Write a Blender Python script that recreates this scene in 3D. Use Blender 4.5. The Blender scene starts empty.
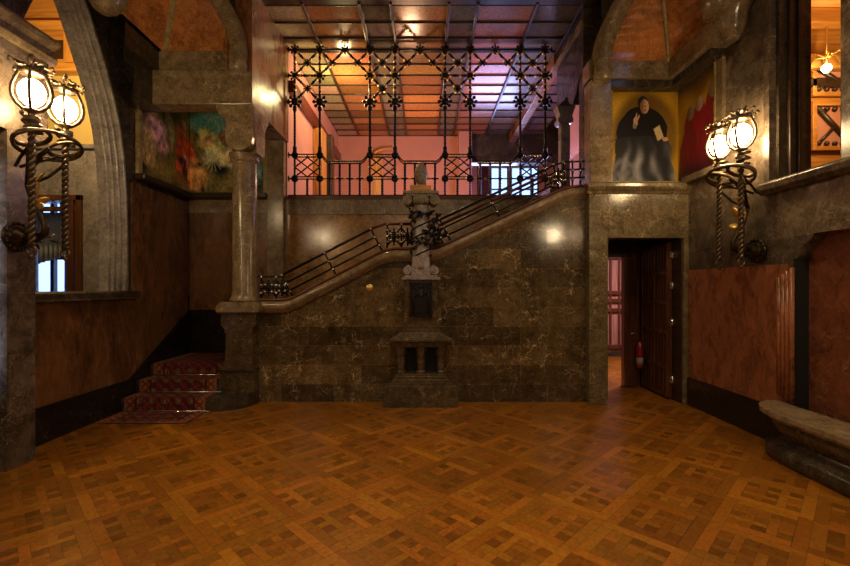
import bpy, math, random
from math import pi, sin, cos, sqrt, atan2, radians
from mathutils import Vector, Matrix, noise

random.seed(7)
SC = bpy.context.scene
COL = SC.collection

# ------------------------------------------------------------------ camera
F = 436.0                      # focal length in pixels of the 850 px wide frame
cam = bpy.data.cameras.new('camera')
cam.sensor_width = 36.0
cam.lens = 36.0 * F / 850.0
cam.shift_y = 4.0 / 850.0
cam.clip_start = 0.05
cam_o = bpy.data.objects.new('camera', cam)
cam_o.location = (0, 0, 1.6)
cam_o.rotation_euler = (pi / 2, 0, 0)
COL.objects.link(cam_o)
SC.camera = cam_o

SC.view_settings.view_transform = 'Standard'
SC.view_settings.look = 'None'
SC.view_settings.gamma = 1.0
SC.view_settings.use_curve_mapping = False
SC.view_settings.exposure = 0.3

# ------------------------------------------------------------------ world: cold daylight outside the windows
w = bpy.data.worlds.new('World')
SC.world = w
w.use_nodes = True
bg = w.node_tree.nodes['Background']
bg.inputs[0].default_value = (0.34, 0.52, 1.0, 1)
bg.inputs[1].default_value = 2.2


def light(name, kind, loc, power, color, size=0.1, size_y=None, rot=None, spread=None):
    l = bpy.data.lights.new(name, kind)
    l.energy = power
    l.color = color
    if kind == 'AREA':
        l.shape = 'RECTANGLE'
        l.size = size
        l.size_y = size_y or size
        if spread: l.spread = spread
    else:
        l.shadow_soft_size = size
    o = bpy.data.objects.new(name, l)
    o.location = loc
    if rot: o.rotation_euler = rot
    COL.objects.link(o)
    return o


WARM = (1.0, 0.74, 0.42)
# daylight falling from the high dome of the hall and its rear windows
light('hall_dome_light', 'AREA', (0.3, 2.0, 6.9), 62, (1.0, 0.78, 0.48), 2.6, 2.6, (0, 0, 0), radians(105))
light('hall_rear_light', 'AREA', (0.0, -3.6, 4.3), 24, (1.0, 0.76, 0.48), 4.0, 2.4, (radians(78), 0, 0))
# the pair of sconces on the side walls behind the camera
light('rear_sconce_light', 'POINT', (-3.38, -0.4, 3.32), 62, WARM, 0.10)
light('rear_sconce_light', 'POINT', (3.3, 0.9, 2.95), 62, WARM, 0.10)
# loggia lamps and daylight
light('loggia_lamp_light', 'POINT', (-1.5, 8.1, 5.15), 48, (1.0, 0.76, 0.34), 0.1)
light('loggia_lamp_light', 'POINT', (-0.3, 9.2, 4.1), 95, (1.0, 0.55, 0.30), 0.12)
light('loggia_window_light', 'AREA', (1.9, 12.6, 4.1), 75, (0.46, 0.50, 1.0), 1.5, 1.0, (radians(-100), 0, 0))
light('loggia_side_window_light', 'AREA', (2.85, 8.6, 3.9), 60, (0.62, 0.50, 1.0), 1.2, 0.8, (0, radians(115), 0))
light('stair_top_light', 'POINT', (3.4, 8.3, 4.6), 30, (1.0, 0.62, 0.50), 0.1)
# neighbouring rooms seen through the openings
light('left_room_light', 'POINT', (-5.4, 6.0, 5.0), 150, (1.0, 0.72, 0.28), 0.1)
light('left_room_daylight', 'AREA', (-5.9, 8.9, 2.4), 80, (0.35, 0.5, 1.0), 1.4, 2.0, (radians(90), 0, 0))
light('right_room_light', 'POINT', (5.0, 5.0, 4.2), 55, (1.0, 0.66, 0.26), 0.1)
light('left_hall_window_light', 'AREA', (-3.9, 2.9, 1.7), 6, (0.45, 0.6, 1.0), 0.3, 2.0, (radians(90), 0, 0), radians(28))
light('corridor_light', 'AREA', (4.1, 8.2, 2.85), 85, (1.0, 0.74, 0.85), 0.6, 0.8, (0, 0, 0))


# ------------------------------------------------------------------ mesh helpers
class MB:
    def __init__(s):
        s.v = []; s.f = []; s.mi = []; s.sm = []; s.col = []

    def add(s, vs, fs, mi=0, smooth=False, col=None):
        b = len(s.v)
        s.v += [tuple(p) for p in vs]
        for f in fs:
            s.f.append([i + b for i in f]); s.mi.append(mi); s.sm.append(smooth); s.col.append(col)
        return s

    def box(s, x0, x1, y0, y1, z0, z1, mi=0, col=None):
        if x0 > x1: x0, x1 = x1, x0
        if y0 > y1: y0, y1 = y1, y0
        if z0 > z1: z0, z1 = z1, z0
        return s.add([(x0, y0, z0), (x1, y0, z0), (x1, y1, z0), (x0, y1, z0), (x0, y0, z1), (x1, y0, z1), (x1, y1, z1), (x0, y1, z1)],
                     [(0, 3, 2, 1), (4, 5, 6, 7), (0, 1, 5, 4), (1, 2, 6, 5), (2, 3, 7, 6), (3, 0, 4, 7)], mi, False, col)

    def prism(s, poly, axis, a, b, mi=0, smooth=False):
        n = len(poly)
        def P(p, t):
            if axis == 'x': return (t, p[0], p[1])
            if axis == 'y': return (p[0], t, p[1])
            return (p[0], p[1], t)
        vs = [P(p, a) for p in poly] + [P(p, b) for p in poly]
        s.add(vs, [list(range(n)), list(range(2 * n - 1, n - 1, -1))], mi, False)
        s.add(vs, [(i, (i + 1) % n, n + (i + 1) % n, n + i) for i in range(n)], mi, smooth)
        return s

    def frames(s, path, closed=False):
        path = [Vector(p) for p in path]
        n = len(path); T = []
        for i in range(n):
            if closed: t = path[(i + 1) % n] - path[i - 1]
            else: t = path[min(i + 1, n - 1)] - path[max(i - 1, 0)]
            if t.length < 1e-9: t = Vector((0, 0, 1))
            T.append(t.normalized())
        u = T[0].orthogonal().normalized()
        U = []
        for i in range(n):
            u = (u - T[i] * u.dot(T[i]))
            if u.length < 1e-6: u = T[i].orthogonal()
            u = u.normalized(); U.append(u)
        return path, T, U

    def tube(s, path, r, n=8, closed=False, mi=0, lobes=0, amp=0.0, turns=0.0, flat=1.0):
        path, T, U = s.frames(path, closed)
        m = len(path); vs = []
        for i in range(m):
            rr = r[i] if isinstance(r, (list, tuple)) else r
            V = T[i].cross(U[i])
            ph = turns * 2 * pi * i / max(1, m - 1)
            for k in range(n):
                a = 2 * pi * k / n
                q = rr * (1 + amp * cos(lobes * (a - ph))) if lobes else rr
                vs.append(path[i] + U[i] * (cos(a) * q) + V * (sin(a) * q * flat))
        fs = []
        for i in range(m if closed else m - 1):
            j = (i + 1) % m
            for k in range(n):
                fs.append((i * n + k, i * n + (k + 1) % n, j * n + (k + 1) % n, j * n + k))
        s.add(vs, fs, mi, True)
        if not closed:
            b = len(s.v) - m * n
            s.f.append([b + k for k in range(n - 1, -1, -1)]); s.mi.append(mi); s.sm.append(False); s.col.append(None)
            s.f.append([b + (m - 1) * n + k for k in range(n)]); s.mi.append(mi); s.sm.append(False); s.col.append(None)
        return s

    def rod(s, p0, p1, r, n=8, mi=0):
        return s.tube([p0, p1], r, n, mi=mi)

    def twist(s, p0, p1, r, pitch=0.06, mi=0, n=8, amp=0.28, step=8):
        p0 = Vector(p0); p1 = Vector(p1); L = (p1 - p0).length
        turns = L / (pitch * 2); k = max(3, int(turns * step))
        return s.tube([p0.lerp(p1, i / k) for i in range(k + 1)], r, n, mi=mi, lobes=2, amp=amp, turns=turns)

    def lathe(s, prof, c=(0, 0, 0), n=24, axis='z', mi=0, smooth=True, sq=None):
        vs = []; fs = []; m = len(prof)
        for (r, h) in prof:
            for k in range(n):
                a = 2 * pi * (k + (0.5 if n == 4 else 0)) / n
                x, y = cos(a) * r, sin(a) * r
                if axis == 'z': p = (x, y, h)
                elif axis == 'x': p = (h, x, y)
                else: p = (x, h, y)
                vs.append((c[0] + p[0], c[1] + p[1], c[2] + p[2]))
        for i in range(m - 1):
            for k in range(n):
                fs.append((i * n + k, i * n + (k + 1) % n, (i + 1) * n + (k + 1) % n, (i + 1) * n + k))
        s.add(vs, fs, mi, smooth)
        b = len(s.v) - m * n
        s.f.append([b + k for k in range(n - 1, -1, -1)]); s.mi.append(mi); s.sm.append(False); s.col.append(None)
        s.f.append([b + (m - 1) * n + k for k in range(n)]); s.mi.append(mi); s.sm.append(False); s.col.append(None)
        return s

    def ball(s, c, r, mi=0, n=10, m=6, rot=None):
        if not isinstance(r, (list, tuple)): r = (r, r, r)
        c = Vector(c); vs = [Vector((0, 0, r[2]))]; fs = []
        for i in range(1, m):
            t = pi * i / m
            for k in range(n):
                a = 2 * pi * k / n
                vs.append(Vector((sin(t) * cos(a) * r[0], sin(t) * sin(a) * r[1], cos(t) * r[2])))
        vs.append(Vector((0, 0, -r[2])))
        for k in range(n):
            fs.append((0, 1 + k, 1 + (k + 1) % n))
            for i in range(m - 2):
                a, b = 1 + i * n, 1 + (i + 1) * n
                fs.append((a + k, b + k, b + (k + 1) % n, a + (k + 1) % n))
            q = 1 + (m - 2) * n
            fs.append((q + k, len(vs) - 1, q + (k + 1) % n))
        if rot is not None: vs = [rot @ p for p in vs]
        return s.add([p + c for p in vs], fs, mi, True)

    def leaf(s, c, d, L, W, mi=0, up=(0, 0, 1), th=0.12):
        d = Vector(d).normalized(); up = Vector(up)
        sd = d.cross(up)
        if sd.length < 1e-4: sd = d.orthogonal()
        sd.normalize(); n = sd.cross(d)
        R = Matrix((sd, d, n)).transposed()
        return s.ball(Vector(c) + d * L * 0.5, (W / 2, L / 2, max(W * th, 0.003)), mi, 6, 4, R)

    def build(s, name, mats, parent=None, bevel=0.0, weld=False):
        me = bpy.data.meshes.new(name)
        me.from_pydata(s.v, [], s.f)
        if not isinstance(mats, (list, tuple)): mats = [mats]
        for m in mats: me.materials.append(m)
        me.polygons.foreach_set('material_index', s.mi)
        me.polygons.foreach_set('use_smooth', s.sm)
        if any(c is not None for c in s.col):
            at = me.color_attributes.new('tint', 'FLOAT_COLOR', 'CORNER')
            i = 0
            for p, c in zip(me.polygons, s.col):
                for _ in range(p.loop_total):
                    at.data[i].color = (*(c or (1, 1, 1)), 1); i += 1
        me.update()
        o = bpy.data.objects.new(name, me)
        COL.objects.link(o)
        if parent is not None: o.parent = parent
        if bevel:
            b = o.modifiers.new('bevel', 'BEVEL'); b.width = bevel; b.segments = 2; b.limit_method = 'ANGLE'
        return o


def thing(name, label, cat, loc=(0, 0, 0), group=None, rot=0.0):
    o = bpy.data.objects.new(name, None)
    o.empty_display_size = 0.1
    o.location = loc; o.rotation_euler = (0, 0, rot)
    o['label'] = label; o['category'] = cat
    if group: o['group'] = group
    COL.objects.link(o)
    return o


def tag(o, label, cat, group=None, kind=None):
    o['label'] = label; o['category'] = cat
    if group: o['group'] = group
    if kind: o['kind'] = kind
    return o


def struct(o, label=None, cat=None):
    o['kind'] = 'structure'
    if label: o['label'] = label
    if cat: o['category'] = cat
    return o


def centre(o, c):
    """move an object's origin to c, keeping its geometry where it stands"""
    c = Vector(c)
    o.data.transform(Matrix.Translation(-c)); o.location = c
    return o


# ------------------------------------------------------------------ materials
class NT:
    def __init__(s, name):
        s.m = bpy.data.materials.new(name); s.m.use_nodes = True
        s.t = s.m.node_tree; s.n = s.t.nodes
        s.bsdf = s.n['Principled BSDF']; s.out = s.n['Material Output']

    def node(s, typ, **kw):
        nd = s.n.new(typ)
        for k, v in kw.items():
            if k.startswith('_'): nd.inputs[int(k[1:])].default_value = v
            else: setattr(nd, k, v)
        return nd

    def link(s, a, b): s.t.links.new(a, b)

    def math(s, op, a, b=None, clamp=False):
        nd = s.n.new('ShaderNodeMath'); nd.operation = op; nd.use_clamp = clamp
        for i, x in enumerate((a, b)):
            if x is None: continue
            if isinstance(x, (int, float)): nd.inputs[i].default_value = x
            else: s.link(x, nd.inputs[i])
        return nd.outputs[0]

    def ramp(s, fac, stops):
        nd = s.n.new('ShaderNodeValToRGB'); e = nd.color_ramp.elements
        while len(e) < len(stops): e.new(0.5)
        for el, (p, c) in zip(e, stops):
            el.position = p; el.color = (*c, 1) if len(c) == 3 else c
        s.link(fac, nd.inputs[0]); return nd.outputs[0]

    def mix(s, fac, a, b, mode='MIX'):
        nd = s.n.new('ShaderNodeMix'); nd.data_type = 'RGBA'; nd.blend_type = mode
        for sock, x in ((nd.inputs[0], fac), (nd.inputs[6], a), (nd.inputs[7], b)):
            if isinstance(x, (int, float)): sock.default_value = x
            elif isinstance(x, tuple): sock.default_value = (*x, 1)
            else: s.link(x, sock)
        return nd.outputs[2]

    def coord(s, scale=(1, 1, 1), rot=(0, 0, 0), loc=(0, 0, 0)):
        tc = s.n.new('ShaderNodeTexCoord'); mp = s.n.new('ShaderNodeMapping')
        mp.inputs['Scale'].default_value = scale; mp.inputs['Rotation'].default_value = rot; mp.inputs['Location'].default_value = loc
        s.link(tc.outputs['Object'], mp.inputs[0]); return mp.outputs[0]

    def noise(s, vec, scale, detail=5, rough=0.55, dist=0.0):
        nd = s.n.new('ShaderNodeTexNoise')
        nd.inputs['Scale'].default_value = scale; nd.inputs['Detail'].default_value = detail
        nd.inputs['Roughness'].default_value = rough; nd.inputs['Distortion'].default_value = dist
        s.link(vec, nd.inputs['Vector']); return nd

    def bump(s, h, strength=0.1, dist=0.02):
        nd = s.n.new('ShaderNodeBump'); nd.inputs['Strength'].default_value = strength; nd.inputs['Distance'].default_value = dist
        s.link(h, nd.inputs['Height']); s.link(nd.outputs[0], s.bsdf.inputs['Normal'])

    def base(s, c):
        if isinstance(c, tuple): s.bsdf.inputs['Base Color'].default_value = (*c, 1)
        else: s.link(c, s.bsdf.inputs['Base Color'])

    def set(s, rough=0.5, metal=0.0, spec=0.5):
        s.bsdf.inputs['Roughness'].default_value = rough
        s.bsdf.inputs['Metallic'].default_value = metal
        s.bsdf.inputs['Specular IOR Level'].default_value = spec


def marble(name, dark, mid, vein, scale=1.0, amt=0.7, rough=0.26, blocks=None, stretch=(1, 1, 1), joint=(0.012, 0.01, 0.008), bump=0.04):
    t = NT(name)
    v = t.coord((scale * stretch[0], scale * stretch[1], scale * stretch[2]))
    n1 = t.noise(v, 2.0, 7, 0.62, 0.8)
    col = t.ramp(n1.outputs[0], [(0.36, dark), (0.66, mid)])
    pn = t.noise(v, 6.0, 6, 0.7, 0.5)
    col = t.mix(t.ramp(pn.outputs[0], [(0.52, (0, 0, 0)), (0.70, (0.5, 0.5, 0.5))]), col, tuple(min(1, x * 1.7) for x in mid))
    n3 = t.noise(v, 11.0, 5, 0.65, 1.5)
    col = t.mix(0.28, col, t.ramp(n3.outputs[0], [(0.35, tuple(x * 0.2 for x in dark)), (0.72, tuple(min(1, x * 2.1) for x in mid))]))
    # warped cell edges and thread veins
    add = t.node('ShaderNodeVectorMath', operation='ADD')
    sc = t.node('ShaderNodeVectorMath', operation='SCALE'); sc.inputs[3].default_value = 0.6
    nz = t.noise(v, 2.6, 5, 0.6)
    t.link(nz.outputs['Color'], sc.inputs[0]); t.link(v, add.inputs[0]); t.link(sc.outputs[0], add.inputs[1])
    vo = t.node('ShaderNodeTexVoronoi', feature='DISTANCE_TO_EDGE'); vo.inputs['Scale'].default_value = 1.7
    t.link(add.outputs[0], vo.inputs['Vector'])
    e1 = t.ramp(vo.outputs['Distance'], [(0.0, (1, 1, 1)), (0.011, (0, 0, 0))])
    vo2 = t.node('ShaderNodeTexVoronoi', feature='DISTANCE_TO_EDGE'); vo2.inputs['Scale'].default_value = 6.5
    t.link(add.outputs[0], vo2.inputs['Vector'])
    e2 = t.ramp(vo2.outputs['Distance'], [(0.0, (0.6, 0.6, 0.6)), (0.02, (0, 0, 0))])
    vo3 = t.node('ShaderNodeTexVoronoi', feature='DISTANCE_TO_EDGE'); vo3.inputs['Scale'].default_value = 11.0
    t.link(add.outputs[0], vo3.inputs['Vector'])
    e3 = t.ramp(vo3.outputs['Distance'], [(0.0, (0.42, 0.42, 0.42)), (0.03, (0, 0, 0))])
    mk3 = t.ramp(t.noise(v, 5.0, 3).outputs[0], [(0.50, (0, 0, 0)), (0.62, (1, 1, 1))])
    e3 = t.math('MULTIPLY', e3, mk3)
    mask = t.ramp(t.noise(v, 3.1, 3).outputs[0], [(0.44, (0, 0, 0)), (0.60, (1, 1, 1))])
    e = t.math('MAXIMUM', t.math('MULTIPLY', t.math('MAXIMUM', e1, e2), t.math('MULTIPLY', mask, amt), True), t.math('MULTIPLY', e3, amt), True)
    col = t.mix(e, col, vein)
    h = n3.outputs[0]
    if blocks:
        ax, bw, bh, ox, oz = blocks
        tc = t.n.new('ShaderNodeTexCoord'); sp = t.n.new('ShaderNodeSeparateXYZ'); cb = t.n.new('ShaderNodeCombineXYZ')
        t.link(tc.outputs['Object'], sp.inputs[0])
        t.link(t.math('ADD', sp.outputs['X' if ax == 'x' else 'Y'], ox), cb.inputs[0]); t.link(t.math('ADD', sp.outputs['Z'], oz), cb.inputs[1])
        br = t.node('ShaderNodeTexBrick'); br.offset = 0.5; br.squash = 1.0
        br.inputs['Color1'].default_value = (0.50, 0.50, 0.50, 1); br.inputs['Color2'].default_value = (1.35, 1.30, 1.2, 1)
        br.inputs['Mortar'].default_value = (1.7, 1.5, 1.2, 1)
        br.inputs['Scale'].default_value = 1.0; br.inputs['Mortar Size'].default_value = 0.0028; br.inputs['Mortar Smooth'].default_value = 0.3
        br.inputs['Brick Width'].default_value = bw; br.inputs['Row Height'].default_value = bh
        t.link(cb.outputs[0], br.inputs['Vector'])
        col = t.mix(1.0, col, br.outputs['Color'], 'MULTIPLY')
    t.base(col)
    t.bump(t.noise(v, 5.0, 3).outputs[0], bump, 0.02)
    rr = t.ramp(n1.outputs[0], [(0.3, (rough * 0.75,) * 3), (0.75, (rough * 1.35,) * 3)])
    t.link(rr, t.bsdf.inputs['Roughness'])
    t.bsdf.inputs['Specular IOR Level'].default_value = 0.5
    return t.m


def wood(name, a, b, axis='z', scale=1.0, rough=0.35, bump=0.1):
    t = NT(name)
    st = {'x': (0.6, 9, 9), 'y': (9, 0.6, 9), 'z': (9, 9, 0.6)}[axis]
    v = t.coord(tuple(x * scale for x in st))
    n = t.noise(v, 1.6, 6, 0.6, 1.2)
    t.base(t.ramp(n.outputs[0], [(0.3, a), (0.7, b)]))
    t.bump(n.outputs[0], bump, 0.01)
    t.set(rough)
    return t.m


def plain(name, c, rough=0.5, metal=0.0, var=0.25, scale=8, spec=0.5):
    t = NT(name)
    n = t.noise(t.coord(), scale, 4)
    t.base(t.ramp(n.outputs[0], [(0.3, tuple(x * (1 - var) for x in c)), (0.7, tuple(min(1, x * (1 + var)) for x in c))]))
    t.set(rough, metal, spec)
    return t.m


def emit(name, c, s, sky=False):
    t = NT(name)
    t.base(c); t.bsdf.inputs['Emission Color'].default_value = (*c, 1); t.bsdf.inputs['Emission Strength'].default_value = s
    return t.m


def tinted(name, rough=0.3, grain=None, bump=0.08, scale=1.0, mul=(0.65, 1.25)):
    """colour comes from the mesh's own 'tint' attribute (painted canvas, parquet pieces, coffers)"""
    t = NT(name)
    at = t.node('ShaderNodeAttribute', attribute_name='tint')
    v = t.coord(grain or (1, 1, 1))
    n = t.noise(v, 14 * scale, 5, 0.6, 0.4)
    g = t.ramp(n.outputs[0], [(0.3, (mul[0],) * 3), (0.7, (mul[1],) * 3)])
    t.base(t.mix(1.0, at.outputs['Color'], g, 'MULTIPLY'))
    t.bump(n.outputs[0], bump, 0.01)
    t.set(rough, 0.0, 0.35)
    return t.m


BROWN_D, BROWN_M, CREAM = (0.050, 0.030, 0.014), (0.150, 0.098, 0.048), (0.50, 0.36, 0.18)
M = {}
M['stairwall'] = marble('brown_marble_blocks', (0.040, 0.026, 0.012), (0.135, 0.088, 0.040), (0.75, 0.58, 0.34), 1.5, 1.0, 0.14, ('x', 0.74, 0.268, 0.15, 0.02), bump=0.05)
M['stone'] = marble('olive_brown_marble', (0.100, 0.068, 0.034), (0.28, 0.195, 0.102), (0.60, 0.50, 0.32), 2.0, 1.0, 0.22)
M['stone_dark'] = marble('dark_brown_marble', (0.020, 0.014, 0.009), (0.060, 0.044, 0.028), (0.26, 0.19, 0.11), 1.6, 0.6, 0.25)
M['dado'] = marble('near_black_marble', (0.006, 0.005, 0.004), (0.018, 0.013, 0.009), (0.14, 0.10, 0.07), 1.6, 0.5, 0.22)
M['doorstone'] = marble('golden_brown_marble', (0.062, 0.042, 0.020), (0.19, 0.138, 0.070), (0.62, 0.50, 0.30), 2.2, 1.0, 0.17)
M['rightwall'] = marble('grey_brown_marble_blocks', (0.038, 0.027, 0.019), (0.185, 0.135, 0.092), (0.52, 0.42, 0.32), 1.8, 0.9, 0.26, ('y', 1.3, 0.55, 0.1, 0.1))
M['redpanel'] = marble('red_marble', (0.11, 0.032, 0.013), (0.40, 0.135, 0.055), (0.60, 0.30, 0.17), 2.2, 0.35, 0.28, None, (1, 1.6, 0.8))
M['redveined'] = marble('red_veined_marble', (0.090, 0.026, 0.013), (0.24, 0.070, 0.032), (0.50, 0.27, 0.14), 1.8, 0.8, 0.3)
M['leftpanel'] = marble('book_matched_brown_marble', (0.060, 0.024, 0.008), (0.22, 0.095, 0.034), (0.32, 0.17, 0.07), 0.8, 0.2, 0.26, None, (1, 1.3, 0.5))
M['orange'] = marble('honey_marble', (0.20, 0.085, 0.026), (0.50, 0.27, 0.100), (0.70, 0.48, 0.26), 0.9, 0.25, 0.15, None, (1, 1, 1.2), bump=0.06)
M['sidewall'] = marble('rosy_brown_marble', (0.10, 0.036, 0.013), (0.29, 0.120, 0.048), (0.45, 0.25, 0.13), 1.2, 0.25, 0.28, None, (1, 1, 0.4))
M['vault'] = marble('copper_marble_vault', (0.22, 0.070, 0.020), (0.62, 0.22, 0.062), (0.60, 0.34, 0.16), 1.6, 0.4, 0.13)
M['olive'] = marble('olive_rib', (0.17, 0.115, 0.040), (0.36, 0.26, 0.10), (0.5, 0.4, 0.2), 3, 0.3, 0.3)
M['coping'] = marble('coping_marble', (0.12, 0.080, 0.042), (0.29, 0.20, 0.115), (0.55, 0.42, 0.27), 2.2, 0.45, 0.16)
M['newel'] = marble('pedestal_marble', (0.028, 0.019, 0.010), (0.105, 0.070, 0.036), (0.55, 0.34, 0.16), 2.5, 0.7, 0.17)
M['newel_col'] = marble('grey_violet_marble', (0.15, 0.12, 0.115), (0.42, 0.35, 0.34), (0.6, 0.42, 0.28), 3.0, 0.6, 0.2)
M['carved'] = plain('carved_bronzed_stone', (0.22, 0.165, 0.11), 0.4, 0.0, 0.4, 30)
M['bench'] = marble('bench_marble', (0.13, 0.085, 0.048), (0.34, 0.24, 0.14), (0.6, 0.5, 0.34), 1.6, 0.4, 0.16)
M['darkred'] = wood('dark_red_wood', (0.055, 0.010, 0.006), (0.15, 0.03, 0.018), 'x', 1, 0.3)
M['darkwood'] = wood('dark_wood', (0.016, 0.008, 0.004), (0.055, 0.026, 0.012), 'y', 1, 0.35)
M['doorwood'] = wood('door_wood', (0.040, 0.014, 0.006), (0.150, 0.052, 0.020), 'z', 1, 0.25)
M['mauvewood'] = wood('corridor_wood', (0.26, 0.10, 0.07), (0.55, 0.26, 0.18), 'z', 1, 0.35)
M['orangewood'] = wood('orange_wood', (0.34, 0.13, 0.025), (0.70, 0.32, 0.07), 'x', 1, 0.35)
M['orangewood_z'] = wood('orange_wood_upright', (0.34, 0.13, 0.025), (0.70, 0.32, 0.07), 'z', 1, 0.35)
M['pink'] = plain('pink_plaster', (0.55, 0.235, 0.17), 0.7, 0, 0.08, 1.5)
M['yellow'] = plain('yellow_plaster', (0.66, 0.46, 0.17), 0.7, 0, 0.08, 1.5)
M['greystone'] = marble('grey_stone', (0.14, 0.115, 0.12), (0.29, 0.25, 0.26), (0.5, 0.45, 0.4), 1.2, 0.4, 0.3)
M['jamb'] = marble('jamb_stone', (0.20, 0.175, 0.155), (0.44, 0.385, 0.34), (0.55, 0.5, 0.42), 2.2, 0.4, 0.2)
M['iron'] = plain('wrought_iron', (0.018, 0.014, 0.012), 0.38, 0.7, 0.4, 30)
M['ironsoft'] = plain('bronzed_iron', (0.055, 0.036, 0.020), 0.36, 0.85, 0.5, 30)
M['gilt'] = plain('gilding', (0.85, 0.56, 0.17), 0.3, 0.9, 0.2, 20)
M['silver'] = plain('polished_steel', (0.78, 0.72, 0.62), 0.22, 0.9, 0.1, 20)
M['bronze'] = plain('sconce_bronze', (0.16, 0.115, 0.07), 0.33, 0.85, 0.4, 25)
M['black'] = plain('black_and_shade', (0.004, 0.003, 0.003), 0.7, 0, 0.2)  # black of niche reveal and hose; painted shade in the pedestal gaps
M['relief'] = plain('dark_bronze_relief', (0.020, 0.016, 0.018), 0.35, 0.5, 0.4, 40)
M['globe'] = emit('lit_globe', (1.0, 0.72, 0.38), 60.0)
M['hallplaster'] = plain('hall_dark_stone', (0.10, 0.072, 0.048), 0.5, 0, 0.3, 2)
M['lampglow'] = emit('lamp_bulb', (1.0, 0.82, 0.45), 25.0)
M['parquet'] = tinted('parquet_oak', 0.30, (2.2, 2.2, 2.2), 0.04, 1.0, (0.72, 1.25))
M['coffer'] = tinted('coffer_burl', 0.2, (2, 2, 2), 0.06, 1.0, (0.6, 1.3))
M['canvas'] = tinted('painted_canvas', 0.42, (3, 3, 3), 0.10, 1.0, (0.8, 1.15))
M['carpet'] = tinted('carpet_wool', 0.9, (6, 6, 6), 0.3, 2.0, (0.75, 1.2))
M['red'] = plain('red_enamel', (0.22, 0.01, 0.008), 0.3, 0, 0.1)
M['white'] = plain('white_paper', (0.28, 0.2, 0.18), 0.5, 0, 0.05)
M['curtain'] = plain('pale_curtain', (0.55, 0.58, 0.68), 0.8, 0, 0.08, 3)
t = NT('window_glass'); t.base((0.9, 0.95, 1.0)); t.set(0.03); t.bsdf.inputs['Transmission Weight'].default_value = 1.0; t.bsdf.inputs['IOR'].default_value = 1.1
M['glass'] = t.m
t = NT('lamp_glass'); t.base((1.0, 0.95, 0.85)); t.set(0.05); t.bsdf.inputs['Transmission Weight'].default_value = 1.0; t.bsdf.inputs['IOR'].default_value = 1.05
M['lampglass'] = t.m


# ================================================================== FLOOR (parquet laid on the diagonal)
def parquet():
    mb = MB()
    s = 0.503; r2 = 1 / sqrt(2)
    ox, oy = -0.185, 2.984
    rnd = random.Random(11)
    base = (0.265, 0.092, 0.008)
    def inside(x, y):
        return (-4.2 < x < 3.9 and -4.1 < y < 6.35) or (2.3 < x < 4.3 and 6.0 < y < 10.4) or (4.2 < x < 5.2 and 6.9 < y < 10.4)
    b = 1.55 / 10      # border width as a share of the tile
    a = (1 - 2 * b) / 5.0
    wd = [a * 1.12, a * 0.82, a * 1.12, a * 0.82, a * 1.12]
    p = [b]
    for q in wd: p.append(p[-1] + q)
    def piece(cx, cy, u0, u1, v0, v1, k):
        g = 0.0009 / s
        c = tuple(max(0, base[i] * k * (1 + rnd.uniform(-0.10, 0.10) * (1 if i else 0.5))) for i in range(3))
        pts = [(u0 + g, v0 + g), (u1 - g, v0 + g), (u1 - g, v1 - g), (u0 + g, v1 - g)]
        vs = [(cx + (u - v) * s * r2, cy + (u + v) * s * r2, 0.0) for u, v in pts]
        mb.add(vs, [(0, 1, 2, 3)], 0, False, c)
    for i in range(-24, 25):
        for j in range(-24, 25):
            cx = ox + (i - j) * s * r2; cy = oy + (i + j) * s * r2
            mx, my = cx, cy + s * r2
            if not inside(mx, my): continue
            tk = rnd.uniform(0.85, 1.12)
            K = lambda lo=0.55, hi=1.35: tk * rnd.uniform(lo, hi)
            Bk = lambda: tk * rnd.uniform(0.85, 1.45)
            if (i + j) % 2:
                piece(cx, cy, 0, 1, 0, b * 0.98, Bk()); piece(cx, cy, 0, 1, 1 - b, 1, Bk())
                piece(cx, cy, 0, b, b, 1 - b, Bk()); piece(cx, cy, 1 - b, 1, b, 1 - b, Bk())
            else:
                piece(cx, cy, 0, b, 0, 1, Bk()); piece(cx, cy, 1 - b, 1, 0, 1, Bk())
                piece(cx, cy, b, 1 - b, 0, b, Bk()); piece(cx, cy, b, 1 - b, 1 - b, 1, Bk())
            for x in (0, 2, 4):
                for y in (0, 2, 4):
                    piece(cx, cy, p[x], p[x + 1], p[y], p[y + 1], K(0.55, 1.12))
            # woven strips
            for ri, r in enumerate((1, 3)):
                if ri == 0: segs = [(0, 3), (4, 5)]
                else: segs = [(0, 1), (2, 5)]
                for (q0, q1) in segs: piece(cx, cy, p[q0], p[q1], p[r], p[r + 1], K(0.75, 1.38))
                if ri == 0: segs = [(0, 1), (2, 5)]
                else: segs = [(0, 3), (4, 5)]
                for (q0, q1) in segs: piece(cx, cy, p[r], p[r + 1], p[q0], p[q1], K(0.75, 1.38))
    return mb


o = parquet()
o.box(-4.5, 5.3, -4.3, 10.6, -0.12, -0.0012, 1)
struct(o.build('floor', [M['parquet'], plain('floor_gap', (0.05, 0.022, 0.006), 0.6)]))

# ================================================================== STRUCTURE
def sbox(name, mat, *a, bevel=0.0):
    return struct(MB().box(*a).build(name, mat, bevel=bevel))

# --- stair wall facing the hall
cop = [(-2.36, 1.405), (-1.97, 1.405), (-1.88, 1.42), (-1.80, 1.455), (-0.66, 2.045), (-0.55, 2.09), (-0.44, 2.115), (0.08, 2.12),
       (0.17, 2.135), (0.27, 2.175), (1.82, 2.91), (1.92, 2.95), (2.02, 2.975), (2.12, 2.985), (2.24, 2.985)]
low = [(x, z - 0.16) for x, z in cop]
struct(MB().prism([(-2.36, 0.0)] + low + [(2.24, 0.0)], 'y', 6.07, 6.19).build('wall_stair', M['stairwall']))


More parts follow.
